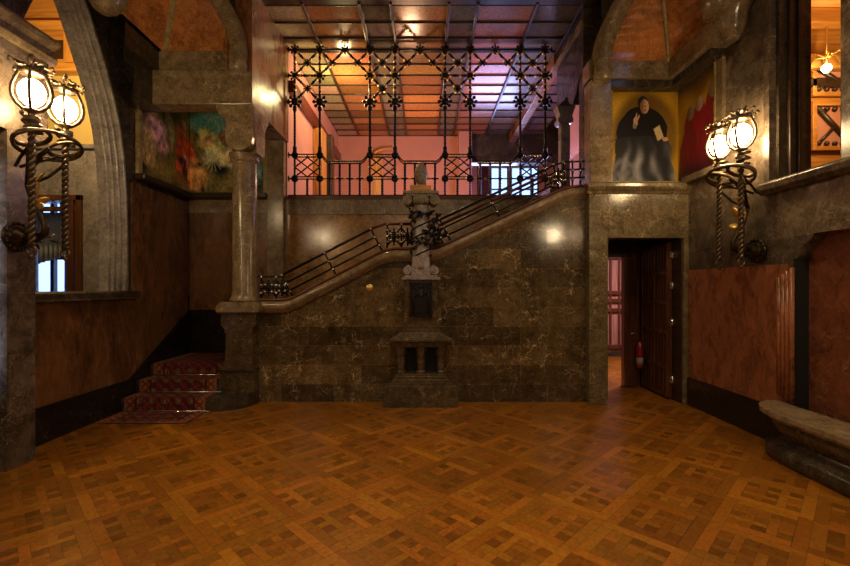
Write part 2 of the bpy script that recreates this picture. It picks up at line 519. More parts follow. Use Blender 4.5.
def sweep_xz(line, prof, mi=0):
    mb = MB(); n = len(prof); vs = []
    for (x, z) in line:
        for (y, h) in prof: vs.append((x, y, z + h))
    fs = []
    for i in range(len(line) - 1):
        for k in range(n):
            fs.append((i * n + k, i * n + (k + 1) % n, (i + 1) * n + (k + 1) % n, (i + 1) * n + k))
    mb.add(vs, fs, mi, True)
    mb.add(vs[:n], [list(range(n))], mi); mb.add(vs[-n:], [list(range(n - 1, -1, -1))], mi)
    return mb

prof = [(6.2, -0.165), (6.045, -0.165), (6.035, -0.14), (6.01, -0.12), (5.985, -0.085), (5.985, -0.05), (6.005, -0.02), (6.04, -0.005), (6.2, 0.0)]
struct(sweep_xz(cop, prof).build('trim_1', M['coping']))
struct(sweep_xz(cop, [(6.2, 0.0), (6.05, 0.0), (6.05, 0.035), (6.2, 0.035)]).build('trim_2', M['darkred']))

# --- flight of steps behind the stair wall
steps = []
x = -2.70; z = 0.51
pts = [(-2.70, 0.0), (-2.70, 0.51), (-2.2, 0.51)]
x = -2.2
for k in range(8):
    z += 0.155; pts += [(x, z)]; x += 0.235; pts += [(x, z)]
x = 0.1; pts += [(x, z)]
for k in range(8):
    z += 0.16; pts += [(x, z)]; x += 0.24; pts += [(x, z)]
pts += [(2.24, z), (2.24, 0.0)]
stair = thing('staircase', 'marble staircase rising from the lower left behind the sloping coping to the gallery', 'staircase', (-3.3, 5.6, 0))
L = Vector((-3.3, 5.6, 0))
def kid(mb, name, mat, parent, bevel=0.0):
    """mesh written in world coordinates, parented without moving"""
    o = mb.build(name, mat, parent, bevel)
    pw = Matrix.Translation(parent.location) if parent.parent is None else Matrix.Translation(parent.location)
    base = Vector((0, 0, 0)); q = parent
    while q is not None:
        base += Vector(q.location); q = q.parent
    o.data.transform(Matrix.Translation(-base))
    return o

kid(MB().prism(pts, 'y', 6.20, 7.23), 'upper_flight', M['stone_dark'], stair)
# --- lower steps, carpeted
kid(MB().prism([(-3.9, 5.58), (-2.86, 5.58), (-2.62, 5.60), (-2.46, 5.67), (-2.36, 5.79), (-2.32, 5.93), (-2.30, 6.06), (-2.7, 6.06), (-2.7, 7.23), (-3.9, 7.23)], 'z', 0.0, 0.17), 'step', M['stone_dark'], stair, 0.015)
kid(MB().prism([(-3.9, 5.88), (-2.74, 5.88), (-2.71, 5.95), (-2.71, 7.23), (-3.9, 7.23)], 'z', 0.17, 0.34), 'step', M['stone_dark'], stair, 0.015)
kid(MB().prism([(-3.9, 6.18), (-2.71, 6.18), (-2.71, 7.23), (-3.9, 7.23)], 'z', 0.34, 0.51), 'step', M['stone_dark'], stair, 0.015)


def carpet():
    """runner over the floor, three risers and treads: grid of cells coloured by the woven pattern"""
    mb = MB()
    path = [(5.10, 0.012), (5.555, 0.012), (5.565, 0.17 + 0.012), (5.865, 0.17 + 0.012), (5.865, 0.352), (6.165, 0.352), (6.165, 0.522), (7.15, 0.522)]
    x0, x1 = -3.84, -2.80
    nx = 64; run = 0.0
    for (p, q) in zip(path[:-1], path[1:]):
        L = math.hypot(q[0] - p[0], q[1] - p[1]); ns = max(3, int(L / 0.018))
        for i in range(ns):
            a, b = i / ns, (i + 1) / ns
            ya, za = p[0] + (q[0] - p[0]) * a, p[1] + (q[1] - p[1]) * a
            yb, zb = p[0] + (q[0] - p[0]) * b, p[1] + (q[1] - p[1]) * b
            s_ = run + L * (a + b) / 2
            for k in range(nx):
                u0, u1 = k / nx, (k + 1) / nx; u = (u0 + u1) / 2
                d = min(u, 1 - u) * (x1 - x0)
                edge0 = s_ < 0.04
                if d < 0.035 or edge0: c = (0.40, 0.14, 0.09)
                elif d < 0.13:
                    m = sin(s_ * 62) * sin(d * 60)
                    c = (0.45, 0.22, 0.07) if m > 0.1 else (0.30, 0.03, 0.02)
                elif d < 0.155: c = (0.10, 0.015, 0.01)
                else:
                    X = (u - 0.5) * (x1 - x0)
                    cx = (X / 0.17 + 0.5) % 1 - 0.5; cs = (s_ / 0.17) % 1 - 0.5
                    r = math.hypot(cx, cs)
                    if r < 0.13: c = (0.34, 0.20, 0.07)
                    elif 0.20 < r < 0.27: c = (0.22, 0.15, 0.06)
                    elif r > 0.55: c = (0.28, 0.02, 0.02)
                    elif (int(s_ / 0.03) + int((X + 9) / 0.03)) % 5 == 0: c = (0.30, 0.06, 0.03)
                    else: c = (0.13, 0.012, 0.014)
                xa, xb = x0 + (x1 - x0) * u0, x0 + (x1 - x0) * u1
                dx = 0.0
                mb.add([(xa, ya, za), (xb, ya, za), (xb, yb, zb), (xa, yb, zb)], [(0, 1, 2, 3)], 0, False, c)
        run += L
    mb.col = [tuple(x * 0.6 for x in c) for c in mb.col]
    return mb

cr = thing('stair_carpet', 'red patterned carpet runner covering the three lower left steps', 'carpet', (-3.3, 5.1, 0))
kid(carpet(), 'runner', M['carpet'], cr)
for (y, z) in ((5.545, 0.022), (5.85, 0.192), (6.15, 0.362)):
    kid(MB().rod((-3.86, y, z), (-2.74, y, z), 0.007), 'stair_rod', M['silver'], cr)

# --- rear wall of the stairwell
sbox('wall_rear', M['dado'], -4.05, 2.6, 7.25, 7.45, 0, 3.05)
sbox('wall_panel_honey', M['orange'], -2.31, 2.24, 7.235, 7.25, 1.0, 2.80)
sbox('wall_panel_honey', M['leftpanel'], -3.91, -2.58, 7.235, 7.25, 1.22, 2.83)
sbox('trim_3', M['stone'], -2.31, 2.24, 7.20, 7.25, 2.80, 3.05)
sbox('trim_4', M['stone'], -3.91, -2.58, 7.22, 7.25, 2.83, 3.06)
sbox('pilaster_rear', M['stone'], -2.58, -2.31, 7.12, 7.25, 0.5, 4.0, bevel=0.01)
sbox('floor_gallery', M['darkwood'], -2.31, 4.3, 7.20, 13.2, 3.05, 3.09)
sbox('trim_5', M['darkred'], -2.31, 2.3, 7.17, 7.24, 3.05, 3.10)
sbox('floor_landing', M['stone_dark'], 2.24, 4.3, 6.21, 7.2, 2.90, 3.02)
# left bay, upper back wall
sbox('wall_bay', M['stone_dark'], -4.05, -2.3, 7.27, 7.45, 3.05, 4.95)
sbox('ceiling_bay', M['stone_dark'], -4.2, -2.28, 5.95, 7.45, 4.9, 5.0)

# --- left wall with the arched opening
arch_o = [(5.79, 1.45), (5.79, 2.25), (5.77, 2.8), (5.73, 3.25), (5.66, 3.62), (5.56, 3.95), (5.43, 4.25), (5.30, 4.50), (5.13, 4.83), (4.95, 5.12), (4.76, 5.38), (4.60, 5.55)]
wl = MB()
wl.prism([(-4.2, 0), (7.45, 0), (7.45, 1.45), (-4.2, 1.45)], 'x', -4.15, -3.93)
wl.prism([(7.45, 1.45)] + arch_o + [(4.60, 7.2), (7.45, 7.2)], 'x', -4.15, -3.93)
struct(wl.build('wall_left', M['stone_dark']))
struct(MB().prism([(4.05, 0.38), (5.75, 0.38), (7.2, 1.20), (7.2, 1.45), (4.05, 1.45)], 'x', -3.93, -3.915).build('wall_panel_left', M['leftpanel']))
struct(MB().box(-3.93, -3.915, 5.83, 7.22, 1.45, 3.0).build('wall_panel_left', M['leftpanel']))
struct(MB().prism([(4.05, 0.0), (7.22, 0.0), (7.22, 1.22), (5.75, 0.38), (4.05, 0.38)], 'x', -3.93, -3.895).build('baseboard_left', M['dado']))


def offset_curve(c, d):
    out = []
    for i in range(len(c)):
        a = Vector(c[max(0, i - 1)]); b = Vector(c[min(len(c) - 1, i + 1)])
        t = (b - a).normalized(); n = Vector((-t.y, t.x))
        p = Vector(c[i]) + n * d
        out.append((p.x, p.y))
    return out

win = bpy.data.objects.new('window_1', None); COL.objects.link(win); win['kind'] = 'structure'; win.location = (-3.93, 5.0, 1.45)
for k, (d0, d1, xf) in enumerate(((0.0, 0.06, -3.94), (0.06, 0.12, -3.98), (0.12, 0.17, -4.02), (0.17, 0.21, -4.06))):
    oc, ic = offset_curve(arch_o, d0), offset_curve(arch_o, d1)
    kid(MB().prism(oc + ic[::-1], 'x', -4.17, xf), 'archivolt', M['jamb'], win, 0.012)
    kid(MB().tube([(xf - 0.002, y, z) for y, z in offset_curve(arch_o, d1 - 0.02)], 0.017, 8), 'arch_bead', M['jamb'], win)
kid(MB().prism([(-3.80, 1.45), (-3.82, 1.47), (-3.82, 1.53), (-3.85, 1.55), (-4.3, 1.55), (-4.3, 1.45)], 'y', 4.06, 5.86), 'window_sill', M['stone_dark'], win)

# --- pier carrying the left sconce
pier = MB()
pier.box(-4.3, -3.62, 3.776, 4.05, 0, 2.97)
pier.box(-4.3, -3.62, -4.2, 4.19, 2.97, 3.74)
pier.box(-4.3, -4.1, -4.2, 3.776, 0, 2.97)
struct(pier.build('pillar_left', M['rightwall']))
struct(MB().prism([(-3.62, 3.74), (-3.57, 3.74), (-3.55, 3.78), (-3.56, 3.80), (-3.60, 3.84), (-3.60, 3.87), (-3.54, 3.90), (-3.52, 3.93), (-3.53, 3.96), (-3.62, 3.97), (-4.3, 3.97), (-4.3, 3.74)], 'y', -4.2, 4.22).build('trim_6', M['stone']))
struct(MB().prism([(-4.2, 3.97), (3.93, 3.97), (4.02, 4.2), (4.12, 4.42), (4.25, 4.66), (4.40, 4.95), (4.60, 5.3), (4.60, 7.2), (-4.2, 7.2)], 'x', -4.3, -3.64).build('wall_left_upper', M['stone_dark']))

# --- left beams, squinch
sbox('beam_left', M['stone'], -3.58, -2.274, 5.72, 6.0, 4.0, 4.45, bevel=0.008)
sbox('beam_left_upper', M['stone'], -3.52, -2.274, 5.76, 6.0, 4.45, 4.72, bevel=0.008)
struct(MB().prism([(-3.58, 5.36), (-3.58, 6.0), (-3.93, 6.0), (-3.93, 5.84)], 'z', 4.0, 4.45).build('beam_left_side', M['stone_dark']))
struct(MB().prism([(-3.52, 5.12), (-3.52, 6.0), (-3.93, 6.0), (-3.93, 5.66)], 'z', 4.45, 4.72).build('beam_left_side_upper', M['stone_dark']))
# --- side wall of the stair loggia over the column
sbox('wall_loggia_left', M['sidewall'], -2.6, -2.27, 5.725, 7.25, 4.0, 7.2)
sbox('wall_loggia_inner', M['pink'], -2.6, -2.29, 7.25, 11.6, 3.05, 5.7)
sbox('trim_7', M['darkred'], -2.29, -2.19, 7.3, 11.4, 4.86, 5.06)
sbox('wall_spandrel_left', M['stone_dark'], -3.93, -2.6, 6.0, 6.1, 4.72, 7.2)


def squinch(P1, P2, apex_z, C, side, name, ax=None, k=1):
    """pointed arch across the corner with two vault faces behind it and the wall above"""
    P1, P2, C = Vector(P1), Vector(P2), Vector(C)
    mid = (P1 + P2) / 2; apex = Vector((mid.x, mid.y, apex_z))
    n = 12
    def leg(P, s):
        q = P.lerp(apex, s)
        # bulge outwards (keeps the legs steep at the springing)
        q.x = P.x + (apex.x - P.x) * s ** 1.7; q.y = P.y + (apex.y - P.y) * s ** 1.7; q.z = P.z + (apex.z - P.z) * s
        return q
    l1 = [leg(P1, i / n) for i in range(n + 1)]; l2 = [leg(P2, i / n) for i in range(n + 1)]
    g = [C.lerp(apex, i / n) + Vector((0, 0, 0)) for i in range(n + 1)]
    for i, (leg_, nm) in enumerate(((l1, 'a'), (l2, 'b'))):
        mb = MB(); vs = leg_ + g
        mb.add(vs, [(j, j + 1, n + 1 + j + 1, n + 1 + j) for j in range(n)], 0, False)
        struct(mb.build('vault_' + name, M['vault']))
    inn = Vector((-side * 0.7, -0.7, 0)) * 0.0
    struct(MB().tube(g, 0.05, 6, flat=0.6).build('vault_rib_' + name, M['olive']))
    struct(MB().tube([P1 - Vector((0, 0.02, 0.30)), P1 - Vector((0, 0.02, 0.15))] + l1 + l2[::-1][1:], 0.125, 8, lobes=4, amp=0.16).build('arch_' + name, M['stone']))
    mb = MB(); both = l1 + l2[::-1][1:]
    top = [Vector((p.x, p.y, 7.2)) for p in both]; m = len(both)
    mb.add(both + top, [(j, j + 1, m + j + 1, m + j) for j in range(m - 1)], 0, False)
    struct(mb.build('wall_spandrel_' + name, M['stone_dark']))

squinch((-2.43, 5.76, 4.71), (-3.60, 5.05, 4.85), 5.75, (-3.46, 5.80, 4.71), -1, 'left')
squinch((2.40, 5.94, 4.69), (3.46, 4.98, 4.75), 5.85, (3.34, 5.96, 4.68), 1, 'right')
# springer capitals of the squinch arches
for (cx, cy, cz, nm) in ((-3.66, 5.0, 5.03, 'left'), (3.52, 5.02, 4.72, 'right')):
    mb = MB()
    mb.lathe([(0.05, -0.30), (0.12, -0.26), (0.17, -0.18), (0.19, -0.05), (0.25, 0.02), (0.30, 0.12), (0.31, 0.24), (0.27, 0.3), (0.30, 0.36), (0.30, 0.6), (0.1, 1.6)], (cx, cy, cz), 20)
    struct(mb.build('corbel_' + nm, M['stone']))

# --- column with corbel
colm = thing('marble_column', 'tall brown marble column on a pier at the foot of the stairs', 'column', (-2.49, 6.03, 0.17))
kid(MB().lathe([(0.205, 1.40), (0.205, 1.43), (0.19, 1.45), (0.18, 1.47), (0.172, 1.49), (0.165, 1.53), (0.160, 3.28), (0.158, 3.30), (0.185, 3.32), (0.192, 3.35), (0.178, 3.375), (0.20, 3.39), (0.205, 3.42)], (-2.49, 6.03, 0), 40), 'shaft', M['stone'], colm)
mb = MB()
mb.prism([(-2.27, 4.0), (-2.755, 4.0), (-2.755, 3.955), (-2.72, 3.89), (-2.66, 3.83), (-2.625, 3.79), (-2.615, 3.75), (-2.635, 3.72), (-2.63, 3.55), (-2.61, 3.48), (-2.56, 3.43), (-2.49, 3.41), (-2.40, 3.41), (-2.33, 3.44), (-2.285, 3.50), (-2.27, 3.57)], 'y', 5.74, 6.16)
mb.prism([(5.78, 4.0), (6.32, 4.0), (6.30, 3.93), (6.22, 3.85), (6.17, 3.77), (6.17, 3.45), (6.10, 3.405), (5.9, 3.405), (5.8, 3.6)], 'x', -2.60, -2.265)
kid(mb, 'corbel', M['stone'], colm, 0.006)
mb = MB()
mb.prism([(-2.80, 1.26), (-2.81, 1.30), (-2.79, 1.36), (-2.74, 1.40), (-2.28, 1.40), (-2.24, 1.37), (-2.23, 1.30), (-2.24, 1.26)], 'y', 5.84, 6.24)
kid(mb, 'pier_cap', M['stone'], colm, 0.012)
mb = MB()
mb.prism([(-2.76, 1.26), (-2.76, 1.08), (-2.72, 1.04), (-2.69, 0.95), (-2.70, 0.62), (-2.75, 0.54), (-2.77, 0.47), (-2.79, 0.17), (-2.31, 0.17), (-2.32, 0.47), (-2.33, 0.6), (-2.34, 1.04), (-2.29, 1.08), (-2.29, 1.26)], 'y', 5.89, 6.2)
kid(mb, 'pier', M['newel'], colm, 0.01)
mb = MB().box(-2.80, -2.31, 5.87, 6.2, 0.455, 0.485)
kid(mb, 'pier_moulding', M['stone_dark'], colm, 0.005)

# --- right side: door wall
sbox('pilaster_door', M['doorstone'], 2.24, 2.50, 5.95, 6.2, 0, 2.87, bevel=0.008)
sbox('pilaster_upper', M['stone'], 2.26, 2.54, 5.95, 6.2, 3.02, 4.43, bevel=0.008)
sbox('wall_door_lintel', M['doorstone'], 2.50, 3.6, 5.95, 6.2, 2.27, 2.87, bevel=0.004)
sbox('wall_door_jamb', M['doorstone'], 3.53, 3.6, 5.95, 6.2, 0, 2.27)
struct(MB().prism([(6.21, 2.87), (5.93, 2.87), (5.92, 2.90), (5.885, 2.93), (5.87, 2.96), (5.87, 3.0), (5.90, 3.02), (6.21, 3.02)], 'x', 2.20, 3.6).build('trim_8', M['doorstone']))
sbox('wall_painting_back', M['stone_dark'], 2.26, 3.95, 6.21, 6.4, 3.02, 7.2)
sbox('beam_right', M['stone'], 2.24, 3.6, 5.95, 6.2, 4.45, 4.70, bevel=0.008)
sbox('beam_right_side', M['stone'], 3.32, 3.6, 5.02, 5.97, 4.45, 4.70, bevel=0.008)
sbox('trim_9', M['stone_dark'], 2.50, 3.40, 5.99, 6.2, 4.36, 4.45)
sbox('trim_10', M['stone_dark'], 3.40, 3.6, 5.2, 6.2, 4.36, 4.45)
sbox('trim_11', M['stone'], 3.5, 3.6, 5.3, 5.95, 3.0, 3.09, bevel=0.01)
sbox('trim_12', M['stone'], 3.56, 3.62, 5.22, 5.34, 3.09, 4.45, bevel=0.01)

# --- right wall
wr = MB()
wr.box(3.6, 3.95, 4.26, 6.22, 0, 2.10)                 # below, behind the panel
wr.box(3.6, 3.95, -4.2, 6.22, 2.10, 2.64)              # band
wr.box(3.6, 3.95, 4.54, 6.22, 2.64, 7.2)               # beside the window
wr.box(3.6, 3.95, -4.2, 2.2, 2.64, 7.2)
wr.box(3.6, 3.95, 2.2, 4.54, 6.0, 7.2)
wr.box(3.6, 3.95, -4.2, 1.6, 0, 2.10)
struct(wr.build('wall_right', M['rightwall']))
sbox('wall_panel_red', M['redpanel'], 3.585, 3.6, 4.32, 5.93, 0.38, 1.83)
sbox('baseboard_right', M['dado'], 3.56, 3.6, 1.6, 5.93, 0.0, 0.38, bevel=0.01)
# niche with veined red panel
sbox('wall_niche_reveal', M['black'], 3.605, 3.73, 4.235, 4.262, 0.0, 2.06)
sbox('wall_niche', M['redveined'], 3.73, 3.95, 1.6, 4.26, 0.0, 2.10)
mb = MB().prism([(4.26, 2.10), (4.26, 1.88), (4.24, 1.87), (4.20, 1.90), (4.17, 1.97), (4.12, 2.02), (4.06, 2.05), (4.04, 2.10)], 'x', 3.6, 3.8)
struct(mb.build('trim_13', M['rightwall']))
mb = MB()
for k in range(4):
    mb.tube([(3.585 + 0.004 * k, 4.41 - 0.045 * k, 0.52 - 0.02 * k), (3.585 + 0.004 * k, 4.41 - 0.045 * k, 1.70 + 0.03 * k)], 0.026, 10)
struct(mb.build('trim_14', M['redpanel']))
# window on the right wall
w2 = bpy.data.objects.new('window_2', None); COL.objects.link(w2); w2['kind'] = 'structure'; w2.location = (3.6, 4.5, 2.64)
kid(MB().prism([(4.50, 2.6), (4.57, 2.6), (4.57, 6.0), (4.50, 6.0)], 'x', 3.55, 3.62), 'window_jamb', M['rightwall'], w2, 0.02)
kid(MB().prism([(3.62, 2.56), (3.55, 2.56), (3.51, 2.60), (3.50, 2.66), (3.53, 2.69), (3.95, 2.69), (3.95, 2.56)], 'y', 2.0, 4.61), 'window_sill', M['rightwall'], w2, 0.008)
kid(MB().box(3.62, 3.95, 4.46, 4.54, 2.69, 6.0), 'reveal', M['stone_dark'], w2)
kid(MB().box(3.70, 3.735, 4.42, 4.46, 2.69, 6.0).box(3.79, 3.83, 4.42, 4.46, 2.69, 6.0), 'reveal_batten', M['darkwood'], w2, 0.006)
kid(MB().box(3.82, 3.95, 3.86, 4.02, 2.69, 6.0), 'mullion', M['rightwall'], w2, 0.02)

# --- room beyond the right window
sbox('wall_right_room', M['orangewood'], 3.95, 7.2, 6.0, 6.2, 2.5, 6.2)
sbox('ceiling_right_room', M['orangewood'], 3.95, 7.2, 1.5, 6.2, 5.2, 5.3)
sbox('wall_right_room_far', M['orangewood_z'], 7.2, 7.3, 1.5, 6.2, 2.5, 6.2)
sbox('wall_right_room_near', M['orangewood'], 3.95, 7.2, 1.4, 1.5, 2.5, 6.2)
sbox('floor_right_room', M['darkwood'], 3.95, 7.2, 1.5, 6.2, 2.4, 2.5)
for i in range(7):
    sbox('beam_right_room', M['orangewood'], 4.0, 7.1, 2.9 + i * 0.45, 3.05 + i * 0.45, 5.0, 5.2, bevel=0.01)
sbox('trim_15', M['orangewood'], 3.95, 7.2, 5.86, 6.0, 4.55, 4.75, bevel=0.02)
sbox('trim_16', M['darkwood'], 3.95, 7.2, 5.93, 6.0, 4.32, 4.46, bevel=0.02)
for (z0, z1, lab) in ((3.46, 4.13, 'carved wooden lattice panel with a diagonal bar, seen low in the right window'), (4.30 - 0.1, 4.78 - 0.1, 'upper carved wooden lattice panel behind the lamp in the right window')):
    tp = thing('lattice_panel', lab, 'panel', (5.58, 5.98, z0), 'carved panels of the room beyond the right window')
    fr = MB()
    fr.box(5.28, 5.34, 5.93, 5.99, z0, z1); fr.box(5.84, 5.90, 5.93, 5.99, z0, z1)
    fr.box(5.34, 5.84, 5.93, 5.99, z0, z0 + 0.06); fr.box(5.34, 5.84, 5.93, 5.99, z1 - 0.06, z1)
    kid(fr, 'panel_frame', M['orangewood'], tp, 0.008)
    kid(MB().box(5.34, 5.84, 5.975, 5.99, z0 + 0.06, z1 - 0.06), 'panel_field', M['pink'], tp)
    lt = MB()
    for i in range(5):
        lt.ball((5.38 + 0.11 * i, 5.96, z1 - 0.10), 0.035); lt.ball((5.38 + 0.11 * i, 5.96, z0 + 0.10), 0.035)
    lt.rod((5.36, 5.955, z1 - 0.09), (5.82, 5.955, z0 + 0.09), 0.035)
    lt.rod((5.36, 5.955, z0 + 0.09), (5.60, 5.955, (z0 + z1) / 2), 0.02)
    kid(lt, 'carving', M['darkwood'], tp)
hl = thing('hanging_lamp', 'small lit lamp with brass arms seen through the right window', 'lamp', (5.25, 5.7, 4.46))
kid(MB().ball((5.25, 5.7, 4.46), 0.055), 'bulb', M['lampglow'], hl)
mb = MB().rod((5.25, 5.7, 4.52), (5.25, 5.7, 5.2), 0.012)
for k in range(6):
    a = k * pi / 3
    mb.tube([(5.25, 5.7, 4.60), (5.25 + 0.13 * cos(a), 5.7 + 0.13 * sin(a), 4.64), (5.25 + 0.2 * cos(a), 5.7 + 0.2 * sin(a), 4.52), (5.25 + 0.23 * cos(a), 5.7 + 0.23 * sin(a), 4.56)], 0.012, 6)
kid(mb, 'arms', M['gilt'], hl)

# --- room beyond the left arch
sbox('wall_left_room', M['greystone'], -5.96, -4.25, 7.6, 7.85, 0, 4.04)
sbox('wall_left_room', M['greystone'], -9.5, -7.3, 7.6, 7.85, 0, 4.04)
sbox('wall_left_room', M['greystone'], -7.3, -5.96, 7.6, 7.85, 3.2, 4.04)
sbox('wall_left_room_upper', M['yellow'], -9.5, -4.25, 7.6, 7.85, 4.08, 5.3)
sbox('trim_17', M['greystone'], -9.5, -4.25, 7.55, 7.85, 4.0, 4.08, bevel=0.01)
sbox('trim_18', M['orangewood'], -9.5, -4.25, 7.42, 7.85, 5.28, 5.42, bevel=0.02)
sbox('trim_19', M['orangewood'], -9.5, -4.25, 7.5, 7.85, 5.42, 6.6)
sbox('trim_20', M['orangewood'], -9.5, -4.25, 7.3, 7.6, 5.92, 6.08, bevel=0.02)
for i in range(6):
    sbox('bracket_left_room', M['orangewood_z'], -8.0 + i * 0.62, -7.84 + i * 0.62, 7.40, 7.55, 5.42, 5.92, bevel=0.01)
    sbox('wall_frieze_panel', M['darkwood'], -7.78 + i * 0.62, -7.46 + i * 0.62, 7.485, 7.50, 5.52, 5.84)
sbox('ceiling_left_room', M['orangewood'], -9.5, -4.25, 2.0, 10.2, 6.6, 6.7)
for i in range(5):
    sbox('beam_left_room', M['orangewood'], -9.5, -4.3, 4.2 + i * 0.65, 4.4 + i * 0.65, 6.3, 6.6, bevel=0.02)
sbox('wall_left_room_near', M['greystone'], -9.5, -4.25, 2.0, 2.1, 0, 6.7)
sbox('wall_left_room_end', M['greystone'], -9.6, -9.5, 2.0, 10.2, 0, 6.7)
sbox('wall_left_room_side', M['greystone'], -4.4, -4.25, 7.85, 10.2, 0, 6.7)
sbox('floor_left_room', M['darkwood'], -9.5, -4.25, 2.0, 10.2, -0.1, 0)
sbox('ceiling_left_porch', M['greystone'], -9.5, -4.25, 7.85, 10.2, 4.0, 4.1)
# window wall, daylight beyond
w3 = bpy.data.objects.new('window_3', None); COL.objects.link(w3); w3['kind'] = 'structure'; w3.location = (-7.6, 9.6, 0)
fr = MB()
for i in range(9):
    fr.box(-9.45 + i * 0.62, -9.37 + i * 0.62, 9.55, 9.65, 0, 4.0)
for z in (0.0, 0.9, 2.2, 3.1): fr.box(-9.5, -4.4, 9.56, 9.64, z, z + 0.08)
kid(fr, 'window_frame', M['darkwood'], w3)
kid(MB().box(-9.5, -4.4, 9.59, 9.60, 0, 4.0), 'pane', M['glass'], w3)
for x in (-8.0, -7.25, -6.6):
    kid(MB().lathe([(0.12, 0), (0.12, 0.9), (0.09, 0.95), (0.085, 2.2), (0.12, 2.28), (0.13, 2.6), (0.16, 2.8), (0.16, 4.0)], (x, 8.9, 0), 16), 'window_column', M['greystone'], w3)
fr = MB()
fr.box(-7.3, -7.2, 7.55, 7.88, 0, 3.2); fr.box(-6.06, -5.96, 7.55, 7.88, 0, 3.2); fr.box(-7.3, -5.96, 7.55, 7.88, 3.1, 3.2)
fr.box(-6.22, -6.10, 7.55, 7.62, 0, 3.1); fr.box(-7.2, -6.06, 7.58, 7.64, 2.92, 3.0)
struct(fr.build('door_1', M['doorwood'], bevel=0.01))
cu = MB(); n = 40
vs = []
for i in range(n + 1):
    x = -7.15 + 0.85 * i / n; y = 8.05 + 0.035 * sin(i * 1.5)
    vs += [(x, y, 2.95), (x, y, 2.15 - 0.5 * sin(pi * i / n) * 0 - 0.25 * abs(i / n - 0.5))]
cu.add(vs, [(2 * i, 2 * i + 2, 2 * i + 3, 2 * i + 1) for i in range(n)], 0, True)
c_ = cu.build('curtain', M['curtain']); so = c_.modifiers.new('thick', 'SOLIDIFY'); so.thickness = 0.006
tag(c_, 'short pale pleated curtain hanging in the doorway beyond the left arch', 'curtain')
kid(MB().rod((-7.2, 8.05, 2.96), (-6.2, 8.05, 2.96), 0.014).box(-7.19, -7.17, 7.85, 8.05, 2.95, 2.97).box(-6.22, -6.20, 7.85, 8.05, 2.95, 2.97), 'curtain_rod', M['iron'], c_)
centre(c_, (-6.72, 8.05, 2.0)); c_.children[0].location = (6.72, -8.05, -2.0)

# --- loggia above the stairs
sbox('wall_loggia_back', M['pink'], -2.6, 0.87, 11.5, 11.7, 3.05, 5.7)
sbox('wall_loggia_back_pilaster', M['pink'], 0.87, 1.2, 11.2, 11.7, 3.05, 5.7)
sbox('beam_loggia', M['stone_dark'], 1.2, 4.3, 11.4, 11.7, 4.85, 5.7, bevel=0.01)
sbox('wall_loggia_right', M['pink'], 3.0, 3.1, 7.5, 9.5, 3.05, 5.7)
sbox('wall_passage', M['pink'], 3.1, 4.3, 9.5, 9.6, 3.05, 5.7)
sbox('wall_passage_side', M['pink'], 4.3, 4.4, 6.2, 13.2, 2.9, 5.7)
sbox('wall_loggia_far', M['pink'], 1.2, 1.55, 13.0, 13.2, 3.05, 5.7)
sbox('wall_loggia_far', M['pink'], 3.4, 4.3, 13.0, 13.2, 3.05, 5.7)
sbox('wall_loggia_far', M['pink'], 1.2, 4.3, 13.0, 13.2, 5.2, 5.7)
sbox('wall_loggia_far_side', M['pink'], 1.1, 1.2, 11.7, 13.2, 3.05, 5.7)
w4 = bpy.data.objects.new('window_4', None); COL.objects.link(w4); w4['kind'] = 'structure'; w4.location = (2.4, 13.05, 3.09)
fr = MB()
for x in (1.95, 2.2, 2.46, 2.55, 2.85, 3.15, 3.36): fr.box(x, x + 0.045, 13.02, 13.10, 3.09, 5.2)
for z in (3.09, 3.9, 4.5, 5.16): fr.box(1.95, 3.4, 13.02, 13.10, z, z + 0.04)
kid(fr, 'window_frame', M['darkred'], w4)
kid(MB().box(1.95, 3.4, 13.06, 13.07, 3.09, 5.2), 'pane', M['glass'], w4)
kid(MB().box(1.55, 1.95, 13.0, 13.1, 3.09, 5.2).box(2.44, 2.60, 12.98, 13.0, 3.09, 5.2), 'shutter', M['darkred'], w4)
pd = thing('passage_door', 'orange wooden door in the pink wall at the head of the stairs', 'door', (3.25, 9.47, 3.09))
kid(MB().box(3.12, 3.30, 9.44, 9.5, 3.09, 4.75), 'door_leaf', M['orangewood_z'], pd, 0.01)
kid(MB().box(3.30, 3.36, 9.42, 9.5, 3.09, 4.82).box(3.10, 3.36, 9.42, 9.5, 4.75, 4.82), 'door_frame', M['darkred'], pd, 0.005)
# wooden posts of the doorways at the gallery's left
for (x0, x1, y0, y1, z1, mt, nm) in ((-2.29, -2.10, 8.9, 9.3, 4.86, 'orangewood_z', 'a'), (-2.1, -1.98, 9.3, 9.55, 4.86, 'darkwood', 'b')):
    sbox('door_post_' + nm, M[mt], x0, x1, y0, y1, 3.09, z1, bevel=0.01)
mb = MB().box(-1.42, -1.30, 11.35, 11.5, 3.09, 5.0).box(-1.30, -1.12, 11.42, 11.5, 3.09, 5.2)
struct(mb.build('door_2', M['orangewood_z'], bevel=0.01))
struct(MB().tube([(-1.36, 11.38, 5.0), (-1.28, 11.38, 5.12), (-1.1, 11.38, 5.2), (-0.85, 11.38, 5.22)], 0.05, 8).build('trim_21', M['orangewood_z']))
